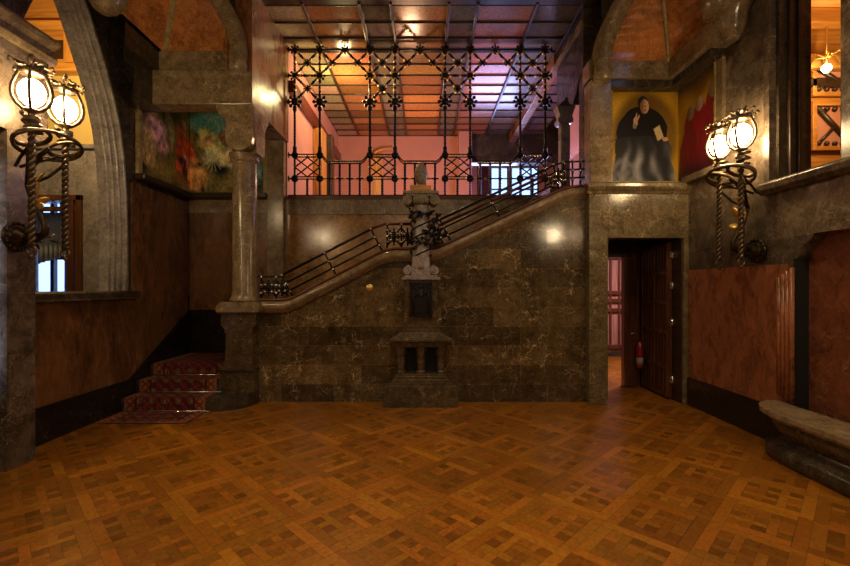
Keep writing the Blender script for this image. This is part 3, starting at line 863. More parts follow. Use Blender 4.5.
# ceiling with coffers
cl = MB(); rnd = random.Random(5)
xs = [-2.27, -1.73, -0.93, -0.48, 0.34, 0.75, 1.58, 2.23, 2.62, 3.05]
cc = [(0.38, 0.29, 0.16), (0.36, 0.15, 0.055), (0.16, 0.125, 0.085), (0.40, 0.17, 0.05), (0.15, 0.11, 0.08), (0.38, 0.13, 0.07), (0.16, 0.10, 0.085), (0.22, 0.12, 0.10), (0.2, 0.12, 0.1)]
ys = [6.17 + 0.41 * i for i in range(14)]
for i in range(len(xs) - 1):
    for j in range(len(ys) - 1):
        k = rnd.uniform(0.55, 1.35)
        c = tuple(cc[i][q] * k * (1 + rnd.uniform(-.12, .12)) for q in range(3))
        g = rnd.uniform(-0.004, 0.004)
        cl.add([(xs[i], ys[j], 5.60 + g), (xs[i], ys[j + 1], 5.60 - g), (xs[i + 1], ys[j + 1], 5.60 - g), (xs[i + 1], ys[j], 5.60 + g)], [(0, 1, 2, 3)], 0, False, c)
cl.box(-2.7, 4.4, 6.0, 13.2, 5.64, 5.75, 1)
struct(cl.build('ceiling', [M['coffer'], M['darkwood']]))
for j, y in enumerate(ys):
    o = MB().box(-2.27, 3.05, y - 0.011, y + 0.011, 5.575, 5.605).build('ceiling_rib', M['darkwood'], bevel=0.006); struct(o)
for i, x in enumerate(xs[1:-2]):
    struct(MB().box(x - 0.022, x + 0.022, 6.1, 11.45, 5.56, 5.605).build('ceiling_joist', M['darkwood'], bevel=0.008))
sbox('ceiling_far', M['coffer'], 1.2, 4.3, 11.6, 13.2, 5.60, 5.62)
sbox('beam_front', M['darkwood'], -2.6, 2.4, 6.0, 6.15, 5.58, 7.2)
sbox('beam_gallery', M['sidewall'], 2.20, 2.36, 7.45, 11.4, 5.38, 5.6, bevel=0.01)
# right side beam with bracket over the gallery
mb = MB().prism([(6.2, 7.2), (6.2, 4.62), (6.30, 4.66), (6.40, 4.62), (6.52, 4.46), (6.66, 4.38), (6.80, 4.46), (6.9, 4.62), (7.45, 4.66), (7.45, 7.2)], 'x', 2.25, 2.5)
struct(mb.build('beam_right_gallery', M['stone_dark']))
sbox('trim_22', M['stone'], 2.21, 2.26, 6.2, 7.5, 5.28, 5.40, bevel=0.01)
sc = thing('gallery_column', 'short grey marble column at the right end of the iron screen', 'column', (2.36, 7.42, 3.05))
kid(MB().box(2.29, 2.46, 7.36, 7.52, 3.05, 4.36), 'shaft', M['greystone'], sc, 0.03)
kid(MB().prism([(2.27, 4.36), (2.24, 4.40), (2.24, 4.44), (2.28, 4.48), (2.22, 4.66), (2.54, 4.66), (2.48, 4.48), (2.50, 4.44), (2.50, 4.40), (2.47, 4.36)], 'y', 7.34, 7.55), 'capital', M['greystone'], sc, 0.008)

# --- corridor behind the door
sbox('wall_corridor_left', M['doorwood'], 2.3, 2.42, 6.25, 10.3, 0, 2.9)
sbox('ceiling_corridor', M['darkwood'], 2.3, 5.2, 6.2, 10.3, 2.88, 2.9)
sbox('wall_corridor_right', M['darkwood'], 5.1, 5.2, 7.02, 10.3, 0, 2.9)
sbox('wall_corridor_back', M['mauvewood'], 2.3, 5.1, 10.1, 10.3, 0, 2.9)
sbox('wall_corridor_partition', M['doorwood'], 3.30, 5.2, 7.02, 7.12, 0, 2.9)
sbox('wall_corridor_partition_top', M['darkwood'], 2.42, 3.3, 6.98, 7.14, 2.08, 2.9)
sbox('wall_corridor_stile', M['mauvewood'], 3.20, 3.30, 7.00, 7.12, 0, 2.08, bevel=0.01)
sbox('wall_corridor_partition', M['doorwood'], 3.62, 3.72, 6.25, 7.02, 0, 2.9)
mb = MB()
for i in range(6):
    x = 3.86 + i * 0.20
    mb.box(x, x + 0.05, 10.05, 10.1, 0.2, 2.6)
for z in (0.18, 1.02, 1.24, 1.42, 2.24): mb.box(2.42, 5.1, 10.04, 10.1, z, z + 0.09)
struct(mb.build('trim_23', M['doorwood'], bevel=0.01))
sbox('baseboard_corridor', M['stone_dark'], 2.42, 5.1, 10.06, 10.1, 0, 0.1)

# enclosing hall, mostly behind the camera
sbox('ceiling_hall', M['hallplaster'], -4.3, 3.95, -4.3, 6.4, 7.2, 7.3)
sbox('wall_hall_back', M['hallplaster'], -4.3, 3.95, -4.3, -4.2, 0, 7.2)
sbox('wall_front_upper', M['stone_dark'], -4.3, 3.95, 6.16, 6.4, 5.76, 7.2)

# ================================================================== PAINTINGS
def gau(u, v, cu, cv, ru, rv, rot=0.0):
    du, dv = u - cu, v - cv
    a = du * cos(rot) + dv * sin(rot); b = -du * sin(rot) + dv * cos(rot)
    return (a / ru) ** 2 + (b / rv) ** 2

def lerp3(a, b, t): return tuple(a[i] * (1 - t) + b[i] * t for i in range(3))
def sm(x, a, b):
    t = max(0, min(1, (x - a) / (b - a))); return t * t * (3 - 2 * t)

def canvas(fn, P, nu, nv, thick):
    """P(u,v,d) -> world point; front skin coloured by fn, plus a back so that the canvas has thickness"""
    mb = MB()
    for i in range(nu):
        for j in range(nv):
            u0, u1, v0, v1 = i / nu, (i + 1) / nu, j / nv, (j + 1) / nv
            mb.add([P(u0, v0, 0), P(u1, v0, 0), P(u1, v1, 0), P(u0, v1, 0)], [(0, 1, 2, 3)], 0, False, fn((u0 + u1) / 2, (v0 + v1) / 2))
    mb.add([P(0, 0, 0), P(1, 0, 0), P(1, 1, 0), P(0, 1, 0), P(0, 0, thick), P(1, 0, thick), P(1, 1, thick), P(0, 1, thick)],
           [(4, 5, 6, 7), (0, 1, 5, 4), (1, 2, 6, 5), (2, 3, 7, 6), (3, 0, 4, 7)], 0, False, (0.1, 0.06, 0.02))
    return mb

def nz(u, v, s, o=0): return noise.noise(Vector((u * s, v * s, o)))

def robed(u, v):
    c = lerp3((0.50, 0.26, 0.010), (0.80, 0.46, 0.02), 0.5 + 0.9 * nz(u, v, 3.0, 1))
    c = lerp3(c, (0.13, 0.055, 0.010), sm(v, 0.85, 1.0) * 0.45 + sm(u, 0.8, 1.0) * 0.4)
    w = 0.03 * nz(u, v, 7, 4)
    # shaded halo beside the cape
    c = lerp3(c, (0.10, 0.05, 0.012), 0.8 * (1 - sm(gau(u, v, 0.50, 0.50, 0.48, 0.46), 0.75, 1.3)))
    # cape
    if gau(u + w, v, 0.46, 0.52, 0.37, 0.30) < 1 or gau(u + w, v, 0.45, 0.62, 0.24, 0.19) < 1: c = (0.012, 0.010, 0.010)
    # lap and skirts of the robe
    top = 0.50 - 0.25 * (u - 0.45) ** 2
    if v < top and 0.02 + 0.10 * v < u + w < 0.96 - 0.25 * v:
        f = 0.5 + 0.5 * sin((u + 0.25 * (v - 0.4) * (u - 0.4) * 4) * 34 + 3 * nz(u, v, 4, 2))
        c = lerp3((0.012, 0.012, 0.013), (0.40, 0.39, 0.40), max(0, f ** 1.5 * (0.5 + 0.9 * nz(u, v, 6, 8)) * sm(v, 0.52, 0.15)) + 0.03)
    c = lerp3(c, (0.34, 0.32, 0.33), 0.6 * (1 - sm(gau(u, v, 0.2, 0.1, 0.25, 0.16), 0.2, 1.4)) * (0.5 + nz(u, v, 12, 3))) if v < 0.4 and c[0] < 0.2 else c
    # head, hair, collar
    if gau(u, v, 0.465, 0.865, 0.075, 0.07) < 1: c = (0.02, 0.014, 0.010)
    if gau(u, v, 0.49, 0.82, 0.066, 0.078) < 1:
        c = lerp3((0.70, 0.42, 0.26), (0.25, 0.13, 0.07), sm(u, 0.53, 0.45))
        if gau(u, v, 0.475, 0.825, 0.013, 0.007) < 1 or gau(u, v, 0.515, 0.825, 0.011, 0.006) < 1: c = (0.03, 0.02, 0.015)
        if gau(u, v, 0.505, 0.778, 0.018, 0.006) < 1: c = (0.20, 0.05, 0.035)
        if gau(u, v, 0.50, 0.80, 0.006, 0.016) < 1: c = (0.42, 0.25, 0.16)
    # raised hand
    if gau(u, v, 0.36, 0.655, 0.035, 0.05) < 1 or gau(u, v, 0.37, 0.71, 0.012, 0.04, -0.2) < 1 or gau(u, v, 0.40, 0.70, 0.012, 0.035, -0.5) < 1: c = (0.62, 0.36, 0.22)
    if gau(u, v, 0.345, 0.605, 0.03, 0.03) < 1: c = (0.25, 0.22, 0.2)
    # book held on the knee
    a, b = (u - 0.70) * cos(0.45) + (v - 0.53) * sin(0.45), -(u - 0.70) * sin(0.45) + (v - 0.53) * cos(0.45)
    if abs(a) < 0.062 and abs(b) < 0.085: c = (0.60, 0.46, 0.24) if abs(a) < 0.048 and abs(b) < 0.072 else (0.05, 0.03, 0.015)
    if gau(u, v, 0.80, 0.465, 0.045, 0.022) < 1: c = (0.62, 0.36, 0.22)
    return c

def attendants(u, v):
    c = lerp3((0.34, 0.16, 0.008), (0.62, 0.34, 0.015), 0.5 + nz(u, v, 3, 9))
    c = lerp3(c, (0.09, 0.04, 0.01), sm(v, 0.7, 1))
    w = 0.05 * nz(u, v, 6, 3)
    if v + w < 0.60 - 1.1 * max(0, 0.28 - u) and u > 0.05: c = lerp3((0.15, 0.008, 0.010), (0.30, 0.016, 0.02), 0.5 + nz(u * 2, v * .5, 5, 5))
    if v < 0.30: c = lerp3((0.05, 0.008, 0.012), c, sm(v, 0.0, 0.30))
    for (cu_, cv_, k) in ((0.36, 0.66, 0.6), (0.60, 0.70, 1.0), (0.92, 0.76, 0.8)):
        if gau(u, v, cu_, cv_ - 0.13, 0.17, 0.16) < 1: c = (0.26 * k + .05, 0.014, 0.02)
        if gau(u, v, cu_, cv_, 0.10, 0.075) < 1: c = lerp3((0.50, 0.33, 0.22), (0.26, 0.14, 0.09), sm(u, cu_ + 0.03, cu_ - 0.08)); c = tuple(x * k for x in c)
    return c

pr = thing('corner_painting', 'corner painting of a seated black robed person holding a book on ochre ground', 'painting', (3.1, 6.18, 3.05))
kid(canvas(robed, lambda u, v, d: (2.64 + 0.955 * u, 6.175 + d, 3.09 + 1.30 * v), 110, 140, 0.02), 'front_canvas', M['canvas'], pr)
kid(canvas(attendants, lambda u, v, d: (3.585 + d, 6.175 - 0.80 * u, 3.09 + 1.30 * v), 70, 110, 0.012), 'side_canvas', M['canvas'], pr)
mb = MB().box(2.56, 2.64, 6.12, 6.2, 3.03, 4.44)
kid(mb, 'frame_side', M['olive'], pr, 0.012)
kid(MB().box(2.56, 3.58, 6.12, 6.2, 3.03, 3.09), 'frame_bottom', M['olive'], pr, 0.012)
kid(MB().box(3.55, 3.598, 5.34, 5.375, 3.09, 4.40), 'frame_edge', M['olive'], pr, 0.008)

BL = [  # cu, cv, ru, rv, rot, colour : clusters of robed figures under a turquoise sky
    (0.10, 0.62, 0.05, 0.09, 0.2, (0.30, 0.16, 0.10)), (0.22, 0.78, 0.035, 0.05, 0, (0.26, 0.13, 0.08)), (0.16, 0.45, 0.10, 0.16, 0.3, (0.30, 0.15, 0.12)), (0.06, 0.30, 0.08, 0.2, 0, (0.22, 0.15, 0.05)),
    (0.26, 0.55, 0.06, 0.2, 0.1, (0.13, 0.10, 0.05)), (0.38, 0.42, 0.05, 0.30, -0.05, (0.22, 0.03, 0.02)), (0.47, 0.35, 0.06, 0.28, 0.15, (0.42, 0.05, 0.02)), (0.53, 0.2, 0.06, 0.18, 0.1, (0.55, 0.16, 0.05)),
    (0.42, 0.72, 0.03, 0.04, 0, (0.33, 0.18, 0.11)), (0.62, 0.55, 0.07, 0.16, 0.4, (0.42, 0.30, 0.10)), (0.66, 0.38, 0.08, 0.12, 0.5, (0.55, 0.45, 0.16)), (0.60, 0.56, 0.04, 0.06, 0, (0.36, 0.18, 0.08)),
    (0.72, 0.62, 0.05, 0.07, 0, (0.10, 0.04, 0.02)), (0.78, 0.40, 0.10, 0.12, -0.3, (0.45, 0.24, 0.12)), (0.84, 0.25, 0.06, 0.12, 0, (0.36, 0.14, 0.06)), (0.92, 0.22, 0.05, 0.15, 0, (0.05, 0.12, 0.14)), (0.95, 0.5, 0.04, 0.1, 0, (0.36, 0.24, 0.16)),
    (0.44, 0.30, 0.015, 0.06, 0.2, (0.65, 0.42, 0.40))]

def allegory(u, v):
    n = nz(u * 2, v, 4, 2); n2 = nz(u * 2, v, 11, 6)
    c = lerp3((0.02, 0.03, 0.015), (0.36, 0.27, 0.07), 0.5 + 1.4 * n)
    sky = sm(gau(u, v, 0.63, 0.76, 0.17, 0.14, -0.35), 1.4, 0.4)
    c = lerp3(c, lerp3((0.06, 0.46, 0.50), (0.40, 0.80, 0.68), 0.5 + n), sky)
    for (cu_, cv_, ru, rv, rt, cc0) in BL:
        cc_ = tuple(min(0.9, q * 3.0) for q in cc0)  # figure colours brightened in place of light missing in the bay
        g = gau(u + 0.03 * n2, v + 0.05 * n, cu_, cv_, ru, rv, rt)
        c = lerp3(c, tuple(max(0, x * (1 + 1.3 * n2)) for x in cc_), 0.9 * sm(g, 1.5, 0.5))
    c = tuple(max(0, x * (1 + 0.6 * nz(u * 2.2, v, 26, 1) + 0.4 * nz(u * 2, v, 55, 4))) for x in c)
    for k in range(7):
        a = k * 0.45
        d = abs((u - 0.64) * sin(a) * 2 - (v - 0.38) * cos(a)); 
        if d < 0.006 and gau(u, v, 0.64, 0.38, 0.08, 0.14) < 1: c = lerp3(c, (0.7, 0.62, 0.3), 0.7)
    return c

pl = thing('corner_painting', 'long corner painting of colourful robed figures under a turquoise sky, behind the column', 'painting', (-3.3, 7.2, 3.1))
kid(canvas(lambda u, v: allegory(0.48 + u * 0.52, v), lambda u, v, d: (-3.90 + 1.28 * u, 7.235 + d, 3.14 + 1.55 * v), 150, 120, 0.015), 'back_canvas', M['canvas'], pl)
kid(canvas(lambda u, v: allegory(u * 0.48, v), lambda u, v, d: (-3.905 - d, 5.98 + 1.25 * u, 3.14 + 1.55 * v), 80, 120, 0.012), 'side_canvas', M['canvas'], pl)
kid(MB().box(-3.925, -3.87, 5.90, 5.98, 3.12, 4.72), 'frame_side', M['olive'], pl, 0.01)
kid(MB().box(-2.66, -2.585, 7.16, 7.24, 3.14, 4.72), 'frame_side', M['olive'], pl, 0.01)
kid(MB().box(-3.925, -3.78, 5.88, 7.24, 3.05, 3.14), 'ledge', M['darkwood'], pl, 0.02)
kid(MB().box(-3.78, -2.585, 7.08, 7.24, 3.05, 3.14), 'ledge', M['darkwood'], pl, 0.02)

# ================================================================== WALL SCONCES
def make_sconce(loc, rot, label):
    t = thing('wall_sconce', label, 'wall lamp', loc, 'twin globe wall sconces', rot)
    mb = MB()
    mb.lathe([(0.13, 0.0), (0.135, 0.02), (0.11, 0.035), (0.10, 0.03), (0.075, 0.045), (0.05, 0.07), (0.03, 0.09), (0.01, 0.10)], (0, 0, 0), 24, 'x')
    for k in range(16):
        a = 2 * pi * k / 16; mb.ball((0.035, 0.118 * cos(a), 0.118 * sin(a)), 0.016, n=6, m=4)
    mb.build('rosette', M['ironsoft'], t)
    mb = MB()
    mb.tube([(0.06, 0, 0), (0.12, 0.0, -0.02), (0.2, 0, -0.01), (0.26, 0, 0.03), (0.27, 0, 0.10), (0.22, 0, 0.20), (0.15, 0, 0.32), (0.11, 0, 0.46), (0.14, 0, 0.60), (0.22, 0, 0.72), (0.30, 0, 0.78)],
            [0.035, 0.03, 0.03, 0.032, 0.026, 0.026, 0.024, 0.022, 0.022, 0.022, 0.02], 10)
    for s_ in (-1, 1):
        mb.tube([(0.10, 0, 0.45), (0.2, s_ * 0.1, 0.55), (0.28, s_ * 0.18, 0.68), (0.3, s_ * 0.17, 0.75)], 0.014, 8)
        mb.tube([(0.02, s_ * 0.02, 0.62), (0.12, s_ * 0.08, 0.68), (0.24, s_ * 0.14, 0.74)], 0.014, 8)
    for q in range(10):
        a = q * 0.9; mb.leaf((0.10 + 0.02 * q, 0.02 * sin(a), -0.02 + 0.012 * cos(a)), (0.2, sin(a), cos(a)), 0.09, 0.05)
    mb.build('bracket_arm', M['ironsoft'], t)
    mb = MB()
    for (p, d, L, W) in (((0.16, 0, 0.28), (0.1, 0.12, 0.9), 0.22, 0.09), ((0.15, 0, 0.34), (0.45, -0.3, 0.7), 0.18, 0.08), ((0.16, 0, 0.30), (0.4, 0.5, 0.3), 0.14, 0.07), ((0.17, 0, 0.26), (0.6, -0.2, 0.05), 0.13, 0.07), ((0.14, 0, 0.42), (0.5, 0.1, 0.8), 0.2, 0.06)):
        mb.leaf(p, d, L, W, up=(0.8, 0.3, 0.1))
    mb.build('acanthus_leaf', M['gilt'], t)
    for (a_, b_, zc, yc) in ((0.31, 0.15, 0.80, 0),):
        pts = [(0.30 + b_ * cos(q * 2 * pi / 36), yc + a_ * sin(q * 2 * pi / 36), zc + 0.085 * cos(q * 2 * pi / 36)) for q in range(36)]
        MB().tube(pts, 0.015, 8, True, flat=1.4).build('ring', M['bronze'], t)
    for s_ in (-1, 1):
        y = s_ * 0.17
        mb = MB()
        mb.tube([(0.30 + 0.013 * cos(i * 0.5), y + 0.013 * sin(i * 0.5), -0.09 + 1.06 * i / 130) for i in range(131)], 0.0165, 7)
        mb.tube([(0.30 + 0.013 * cos(i * 0.5 + pi), y + 0.013 * sin(i * 0.5 + pi), -0.09 + 1.06 * i / 130) for i in range(131)], 0.0165, 7)
        mb.tube([(0.30 + 0.035 * cos(q * 2 * pi / 16), y, -0.13 + 0.035 * sin(q * 2 * pi / 16)) for q in range(16)], 0.011, 6, True)
        mb.ball((0.30, y, -0.18), 0.02)
        mb.build('twisted_rod', M['bronze'], t)
        pts = [(0.30 + 0.11 * cos(q * 2 * pi / 24), y + 0.13 * sin(q * 2 * pi / 24), 0.82 + 0.05 * cos(q * 2 * pi / 24)) for q in range(24)]
        MB().tube(pts, 0.014, 8, True, flat=1.5).build('ring', M['bronze'], t)
        mb = MB()     # scrolled knot below the lamp
        mb.tube([(0.30 + (0.03 + 0.012 * sin(i * 0.5)) * 1.7 * cos(i * 0.55), y + (0.03 + 0.012 * sin(i * 0.5)) * 1.7 * sin(i * 0.55), 0.86 + 0.155 * i / 30) for i in range(31)], 0.016, 7)
        mb.lathe([(0.02, 0.85), (0.045, 0.88), (0.022, 0.91), (0.055, 0.95), (0.06, 0.965), (0.025, 0.98), (0.028, 1.02), (0.06, 1.035), (0.05, 1.05)], (0.30, y, 0), 14)
        mb.build('lamp_socket', M['bronze'], t)
        cg = MB()
        for k in range(4):
            a = k * pi / 2 + 0.6
            prof_ = [(0.022, 1.035), (0.06, 1.05), (0.098, 1.085), (0.124, 1.135), (0.132, 1.19), (0.124, 1.25), (0.103, 1.31), (0.085, 1.355), (0.082, 1.39)]
            cg.tube([(0.30 + r_ * cos(a), y + r_ * sin(a), z_) for r_, z_ in prof_], 0.012, 6, flat=1.3)
        cg.build('lamp_cage', M['bronze'], t)
        MB().ball((0.30, y, 1.19), (0.094, 0.094, 0.115), n=16, m=10).build('globe', M['globe'], t)
        cr_ = MB(); rnd = random.Random(3)
        cr_.lathe([(0.03, 1.335), (0.085, 1.345), (0.09, 1.365), (0.04, 1.375), (0.03, 1.40)], (0.30, y, 0), 16)
        for k in range(26):
            a = 2 * pi * k / 26 * 2.0; rr0 = rnd.uniform(0.03, 0.09)
            d = (cos(a) + rnd.uniform(-.3, .3), sin(a) + rnd.uniform(-.3, .3), rnd.uniform(-0.35, 0.7))
            cr_.leaf((0.30 + rr0 * cos(a), y + rr0 * sin(a), 1.385 + rnd.uniform(-0.01, 0.04)), d, rnd.uniform(0.06, 0.10), 0.042, up=(rnd.uniform(-.5, .5), rnd.uniform(-.5, .5), 1))
            if k % 2: cr_.ball((0.30 + 0.14 * cos(a + .3), y + 0.14 * sin(a + .3), 1.39 + rnd.uniform(-0.02, 0.05)), 0.015, n=6, m=4)
        cr_.build('leaf_crown', M['bronze'], t)
    return t

make_sconce((-3.60, 3.83, 2.04), 0.0, 'twin globe bronze sconce on the left pier beside the arch')
make_sconce((3.585, 4.70, 1.99), pi, 'twin globe bronze sconce on the right wall above the red marble panel')

# ================================================================== IRON SCREEN OF THE GALLERY
GY = 7.20
def gx(k): return -2.15 + 0.4135 * k
Z1, Z2, Z3, ZB, ZL, ZF, ZM = 5.52, 5.09, 4.66, 3.79, 3.39, 3.10, 3.68
scr = thing('iron_screen', 'openwork wrought iron screen and balustrade spanning the gallery above the stairs', 'screen', (0, GY, ZF))
IG = [M['iron'], M['gilt']]
def bead_bar(p0, p1, r=0.017, beads=True, gap=0.07):
    mb = MB().twist(p0, p1, r, 0.045, 0, 6, 0.3, 6)
    p0, p1 = Vector(p0), Vector(p1); L = (p1 - p0).length; n = int(L / gap)
    if beads:
        for i in range(1, n):
            mb.ball(p0.lerp(p1, i / n), r * 1.65, 1 if i % 2 else 0, 6, 4)
    return mb
def rosette(x, z, r, petals=8, y=GY):
    r *= 1.2
    mb = MB().ball((x, y, z), (r * 0.62, r * 0.6, r * 0.62), 0, 8, 6)
    for k in range(petals):
        a = 2 * pi * k / petals
        mb.ball((x + r * 0.95 * cos(a), y, z + r * 0.95 * sin(a)), (r * 0.30,) * 3, 0, 6, 4)
        mb.rod((x, y, z), (x + r * 0.95 * cos(a), y, z + r * 0.95 * sin(a)), r * 0.16, 5)
    return mb
posts = [0, 1, 3, 4, 6, 7, 9, 10]
mb = MB().box(gx(0) - 0.12, gx(10) + 0.12, GY - 0.012, GY + 0.012, Z1 - 0.012, Z1 + 0.012)
nT = int((gx(10) - gx(0)) / 0.03)
for i in range(nT):
    x = gx(0) + 0.03 * i; mb.box(x, x + 0.013, GY - 0.018, GY + 0.018, Z1 - 0.032, Z1 + 0.032)
kid(mb, 'top_rail', M['iron'], scr)
for k in posts:
    mb = MB().twist((gx(k), GY, ZB), (gx(k), GY, Z1 + 0.06), 0.019, 0.05, 0, 6, 0.32, 6)
    mb.twist((gx(k), GY, ZF), (gx(k), GY, ZB), 0.017, 0.045, 0, 6, 0.3, 6)
    for z in (ZB + 0.10, ZB + 0.05, Z3 - 0.13, Z3 - 0.10): mb.ball((gx(k), GY, z), 0.038, 0, 8, 6)
    for i in range(8): mb.ball((gx(k), GY, Z3 + 0.1 + i * 0.095), 0.027, 1, 6, 4)
    kid(mb, 'post', IG, scr)
for k in posts:
    kid(rosette(gx(k), Z1, 0.060), 'rosette', IG, scr)
    kid(rosette(gx(k), Z2, 0.066), 'rosette', IG, scr)
    kid(rosette(gx(k), Z3, 0.085), 'rosette', IG, scr)
    kid(MB().ball((gx(k), GY, ZB - 0.01), (0.06, 0.045, 0.06)), 'boss', IG, scr)
    kid(MB().ball((gx(k), GY, ZL), (0.062, 0.045, 0.062)), 'boss', IG, scr)
for k in (2, 5, 8): kid(rosette(gx(k), Z1, 0.055), 'rosette', IG, scr)
for (a, b) in ((0, 1), (3, 4), (6, 7), (9, 10)):
    for (zt, zb) in ((Z1, Z2), (Z2, Z3)):
        kid(bead_bar((gx(a), GY, zt), (gx(b), GY, zb)), 'lattice_bar', IG, scr)
        kid(bead_bar((gx(b), GY, zt), (gx(a), GY, zb)), 'lattice_bar', IG, scr)
        kid(rosette((gx(a) + gx(b)) / 2, (zt + zb) / 2, 0.045, 8), 'rosette', IG, scr)
    kid(bead_bar((gx(a), GY, Z2), (gx(b), GY, Z2)), 'lattice_bar', IG, scr)
for k in (2, 5, 8):
    for s_ in (-1, 1):
        kid(bead_bar((gx(k), GY, Z1), (gx(k + s_), GY, Z2)), 'lattice_bar', IG, scr)
        kid(bead_bar((gx(k + s_), GY, Z1), (gx(k + 0.5 * s_), GY, (Z1 + Z2) / 2)), 'lattice_bar', IG, scr)
        kid(rosette(gx(k + 0.5 * s_), (Z1 + Z2) / 2, 0.045, 6), 'rosette', IG, scr)
# fretted panels of the balustrade
for (a, b) in ((0, 1), (3, 4), (6, 7), (9, 10)):
    x0, x1 = gx(a), gx(b); mb = MB()
    for z in (ZB, ZB - 0.045, ZL + 0.03, ZL - 0.01): mb.box(x0, x1, GY - 0.012, GY + 0.012, z - 0.007, z + 0.007)
    for i in range(9):
        x = x0 + 0.05 + (x1 - x0 - 0.1) * i / 8
        for z in (ZB - 0.022, ZL + 0.01): mb.ball((x, GY, z), (0.011, 0.011, 0.018), 1, 6, 4)
    zt, zb = ZB - 0.05, ZL + 0.03; W = x1 - x0; H = zt - zb
    for i in range(-2, 3):
        for s_ in (1, -1):
            pts = []
            for q in range(0, 25):
                u = q / 24; xx = (i / 2 + (u if s_ > 0 else 1 - u)) 
                if 0 <= xx <= 1: pts.append((x0 + W * xx, GY + 0.006 * s_, zb + H * u))
            if len(pts) > 2: mb.tube([pts[0], pts[-1]], 0.012, 6)
    for i in range(4):
        for j in range(4):
            if (i + j) % 2 == 0 or True:
                u = (i + 0.5) / 4 if False else i / 3; v = j / 3
                if (i + j) % 1 == 0: mb.ball((x0 + W * (i + 0.5) / 4, GY, zb + H * (j + 0.5) / 4), 0.018, 1 if (i + j) % 2 else 0, 6, 4)
    mb.leaf((x0 - 0.045, GY, (zt + zb) / 2), (1, 0, 0), 0.09, 0.045, 1); mb.leaf((x1 - 0.045, GY, (zt + zb) / 2), (1, 0, 0), 0.09, 0.045, 1)
    mb.leaf(((x0 + x1) / 2, GY, ZB - 0.05), (0, 0, 1), 0.06, 0.035, 1, up=(0, 1, 0)); mb.leaf(((x0 + x1) / 2, GY, ZL - 0.02), (0, 0, 1), 0.06, 0.035, 1, up=(0, 1, 0))
    kid(mb, 'fretted_panel', IG, scr)
    kid(MB().twist(((x0 + x1) / 2, GY, ZF), ((x0 + x1) / 2, GY, ZL), 0.020, 0.045, 0, 6, 0.3, 6), 'baluster', M['iron'], scr)
for (a, b) in ((1, 3), (4, 6), (7, 9)):
    x0, x1 = gx(a), gx(b); mb = MB()
    sil = MB()
    for z in (ZM, ZM - 0.04):
        mb.tube([(x0, GY, z + 0.1), (x0 + 0.05, GY, z + 0.095), (x0 + 0.09, GY, z + 0.04), (x0 + 0.14, GY, z), (x1 - 0.14, GY, z), (x1 - 0.09, GY, z + 0.04), (x1 - 0.05, GY, z + 0.095), (x1, GY, z + 0.1)], 0.012, 6)
    for i in range(12):
        mb.ball((x0 + 0.14 + (x1 - x0 - 0.28) * i / 11, GY, ZM - 0.02), (0.014, 0.01, 0.012), 1, 6, 4)
    kid(mb, 'hand_rail', IG, scr)
    mb = MB().box(x0, x1, GY - 0.01, GY + 0.01, ZL - 0.01, ZL + 0.01)
    for i in range(5): mb.ball((x0 + (x1 - x0) * (i + 0.5) / 5, GY, ZL), (0.032, 0.02, 0.018), 1, 8, 4)
    kid(mb, 'middle_rail', IG, scr)
    for i in range(1, 5):
        x = x0 + (x1 - x0) * i / 5
        mb = MB().twist((x, GY, ZF), (x, GY, ZM - 0.03), 0.020, 0.045, 0, 6, 0.35, 6).ball((x, GY, ZL), 0.03, 0, 8, 6)
        kid(mb, 'baluster', M['iron'], scr)
kid(MB().box(gx(0) - 0.11, gx(10) + 0.11, GY - 0.015, GY + 0.015, ZF, ZF + 0.02), 'bottom_rail', M['iron'], scr)
for (x, s_) in ((gx(0), -1), (gx(10), 1)):
    for z in (Z1, Z2, Z3, ZB - 0.01, ZL):
        mb = MB().rod((x, GY, z), (x + s_ * 0.11, GY, z), 0.016).ball((x + s_ * 0.10, GY, z), (0.015, 0.035, 0.05))
        kid(mb, 'wall_fixing', M['iron'], scr)

# ================================================================== STAIR RAILINGS
RY = 6.12
IS = [M['iron'], M['silver'], M['darkred']]
def stud(mb, x, z, r=0.022): mb.ball((x, RY - 0.005, z), (r * 1.1, r, r * 0.9), 1, 8, 6)
def fret(x0, x1, z0, z1, name, par):
    mb = MB(); cx, cz = (x0 + x1) / 2, (z0 + z1) / 2
    for (a, b) in (((x0, z0), (x1, z1)), ((x0, z1), (x1, z0)), ((cx, z0), (cx, z1)), ((x0, cz), (x1, cz))):
        mb.rod((a[0], RY, a[1]), (b[0], RY, b[1]), 0.013, 6)
    R = min(x1 - x0, z1 - z0) * 0.33
    mb.tube([(cx + R * cos(q * pi / 9), RY, cz + R * sin(q * pi / 9)) for q in range(18)], 0.013, 6, True)
    mb.ball((cx, RY, cz), 0.03, 0)
    for k in range(4):
        a = k * pi / 2 + pi / 4
        stud(mb, cx + R * cos(a), cz + R * sin(a), 0.02)
    for k in range(4):
        a = k * pi / 2
        mb.ball((cx + R * 1.5 * cos(a), RY, cz + R * 1.5 * sin(a)), 0.016, 0, 6, 4)
    return kid(mb, name, IS, par)
def upright(x0, z0, x1, z1, name, par, studs=3):
    mb = MB().rod((x0, RY, z0), (x1, RY, z1), 0.013, 8)
    for i in range(studs):
        f = 0.25 + 0.75 * i / (studs - 1)
        mb.ball((x0 + (x1 - x0) * f, RY, z0 + (z1 - z0) * f), 0.024, 0, 8, 6)
        stud(mb, x0 + (x1 - x0) * f, z0 + (z1 - z0) * f, 0.021)
    mb.leaf((x0 + (x1 - x0) * 0.45, RY, z0 + (z1 - z0) * 0.45), (x1 - x0, 0, z1 - z0), 0.06, 0.045, 1, up=(0, 1, 0))
    return kid(mb, name, IS, par)
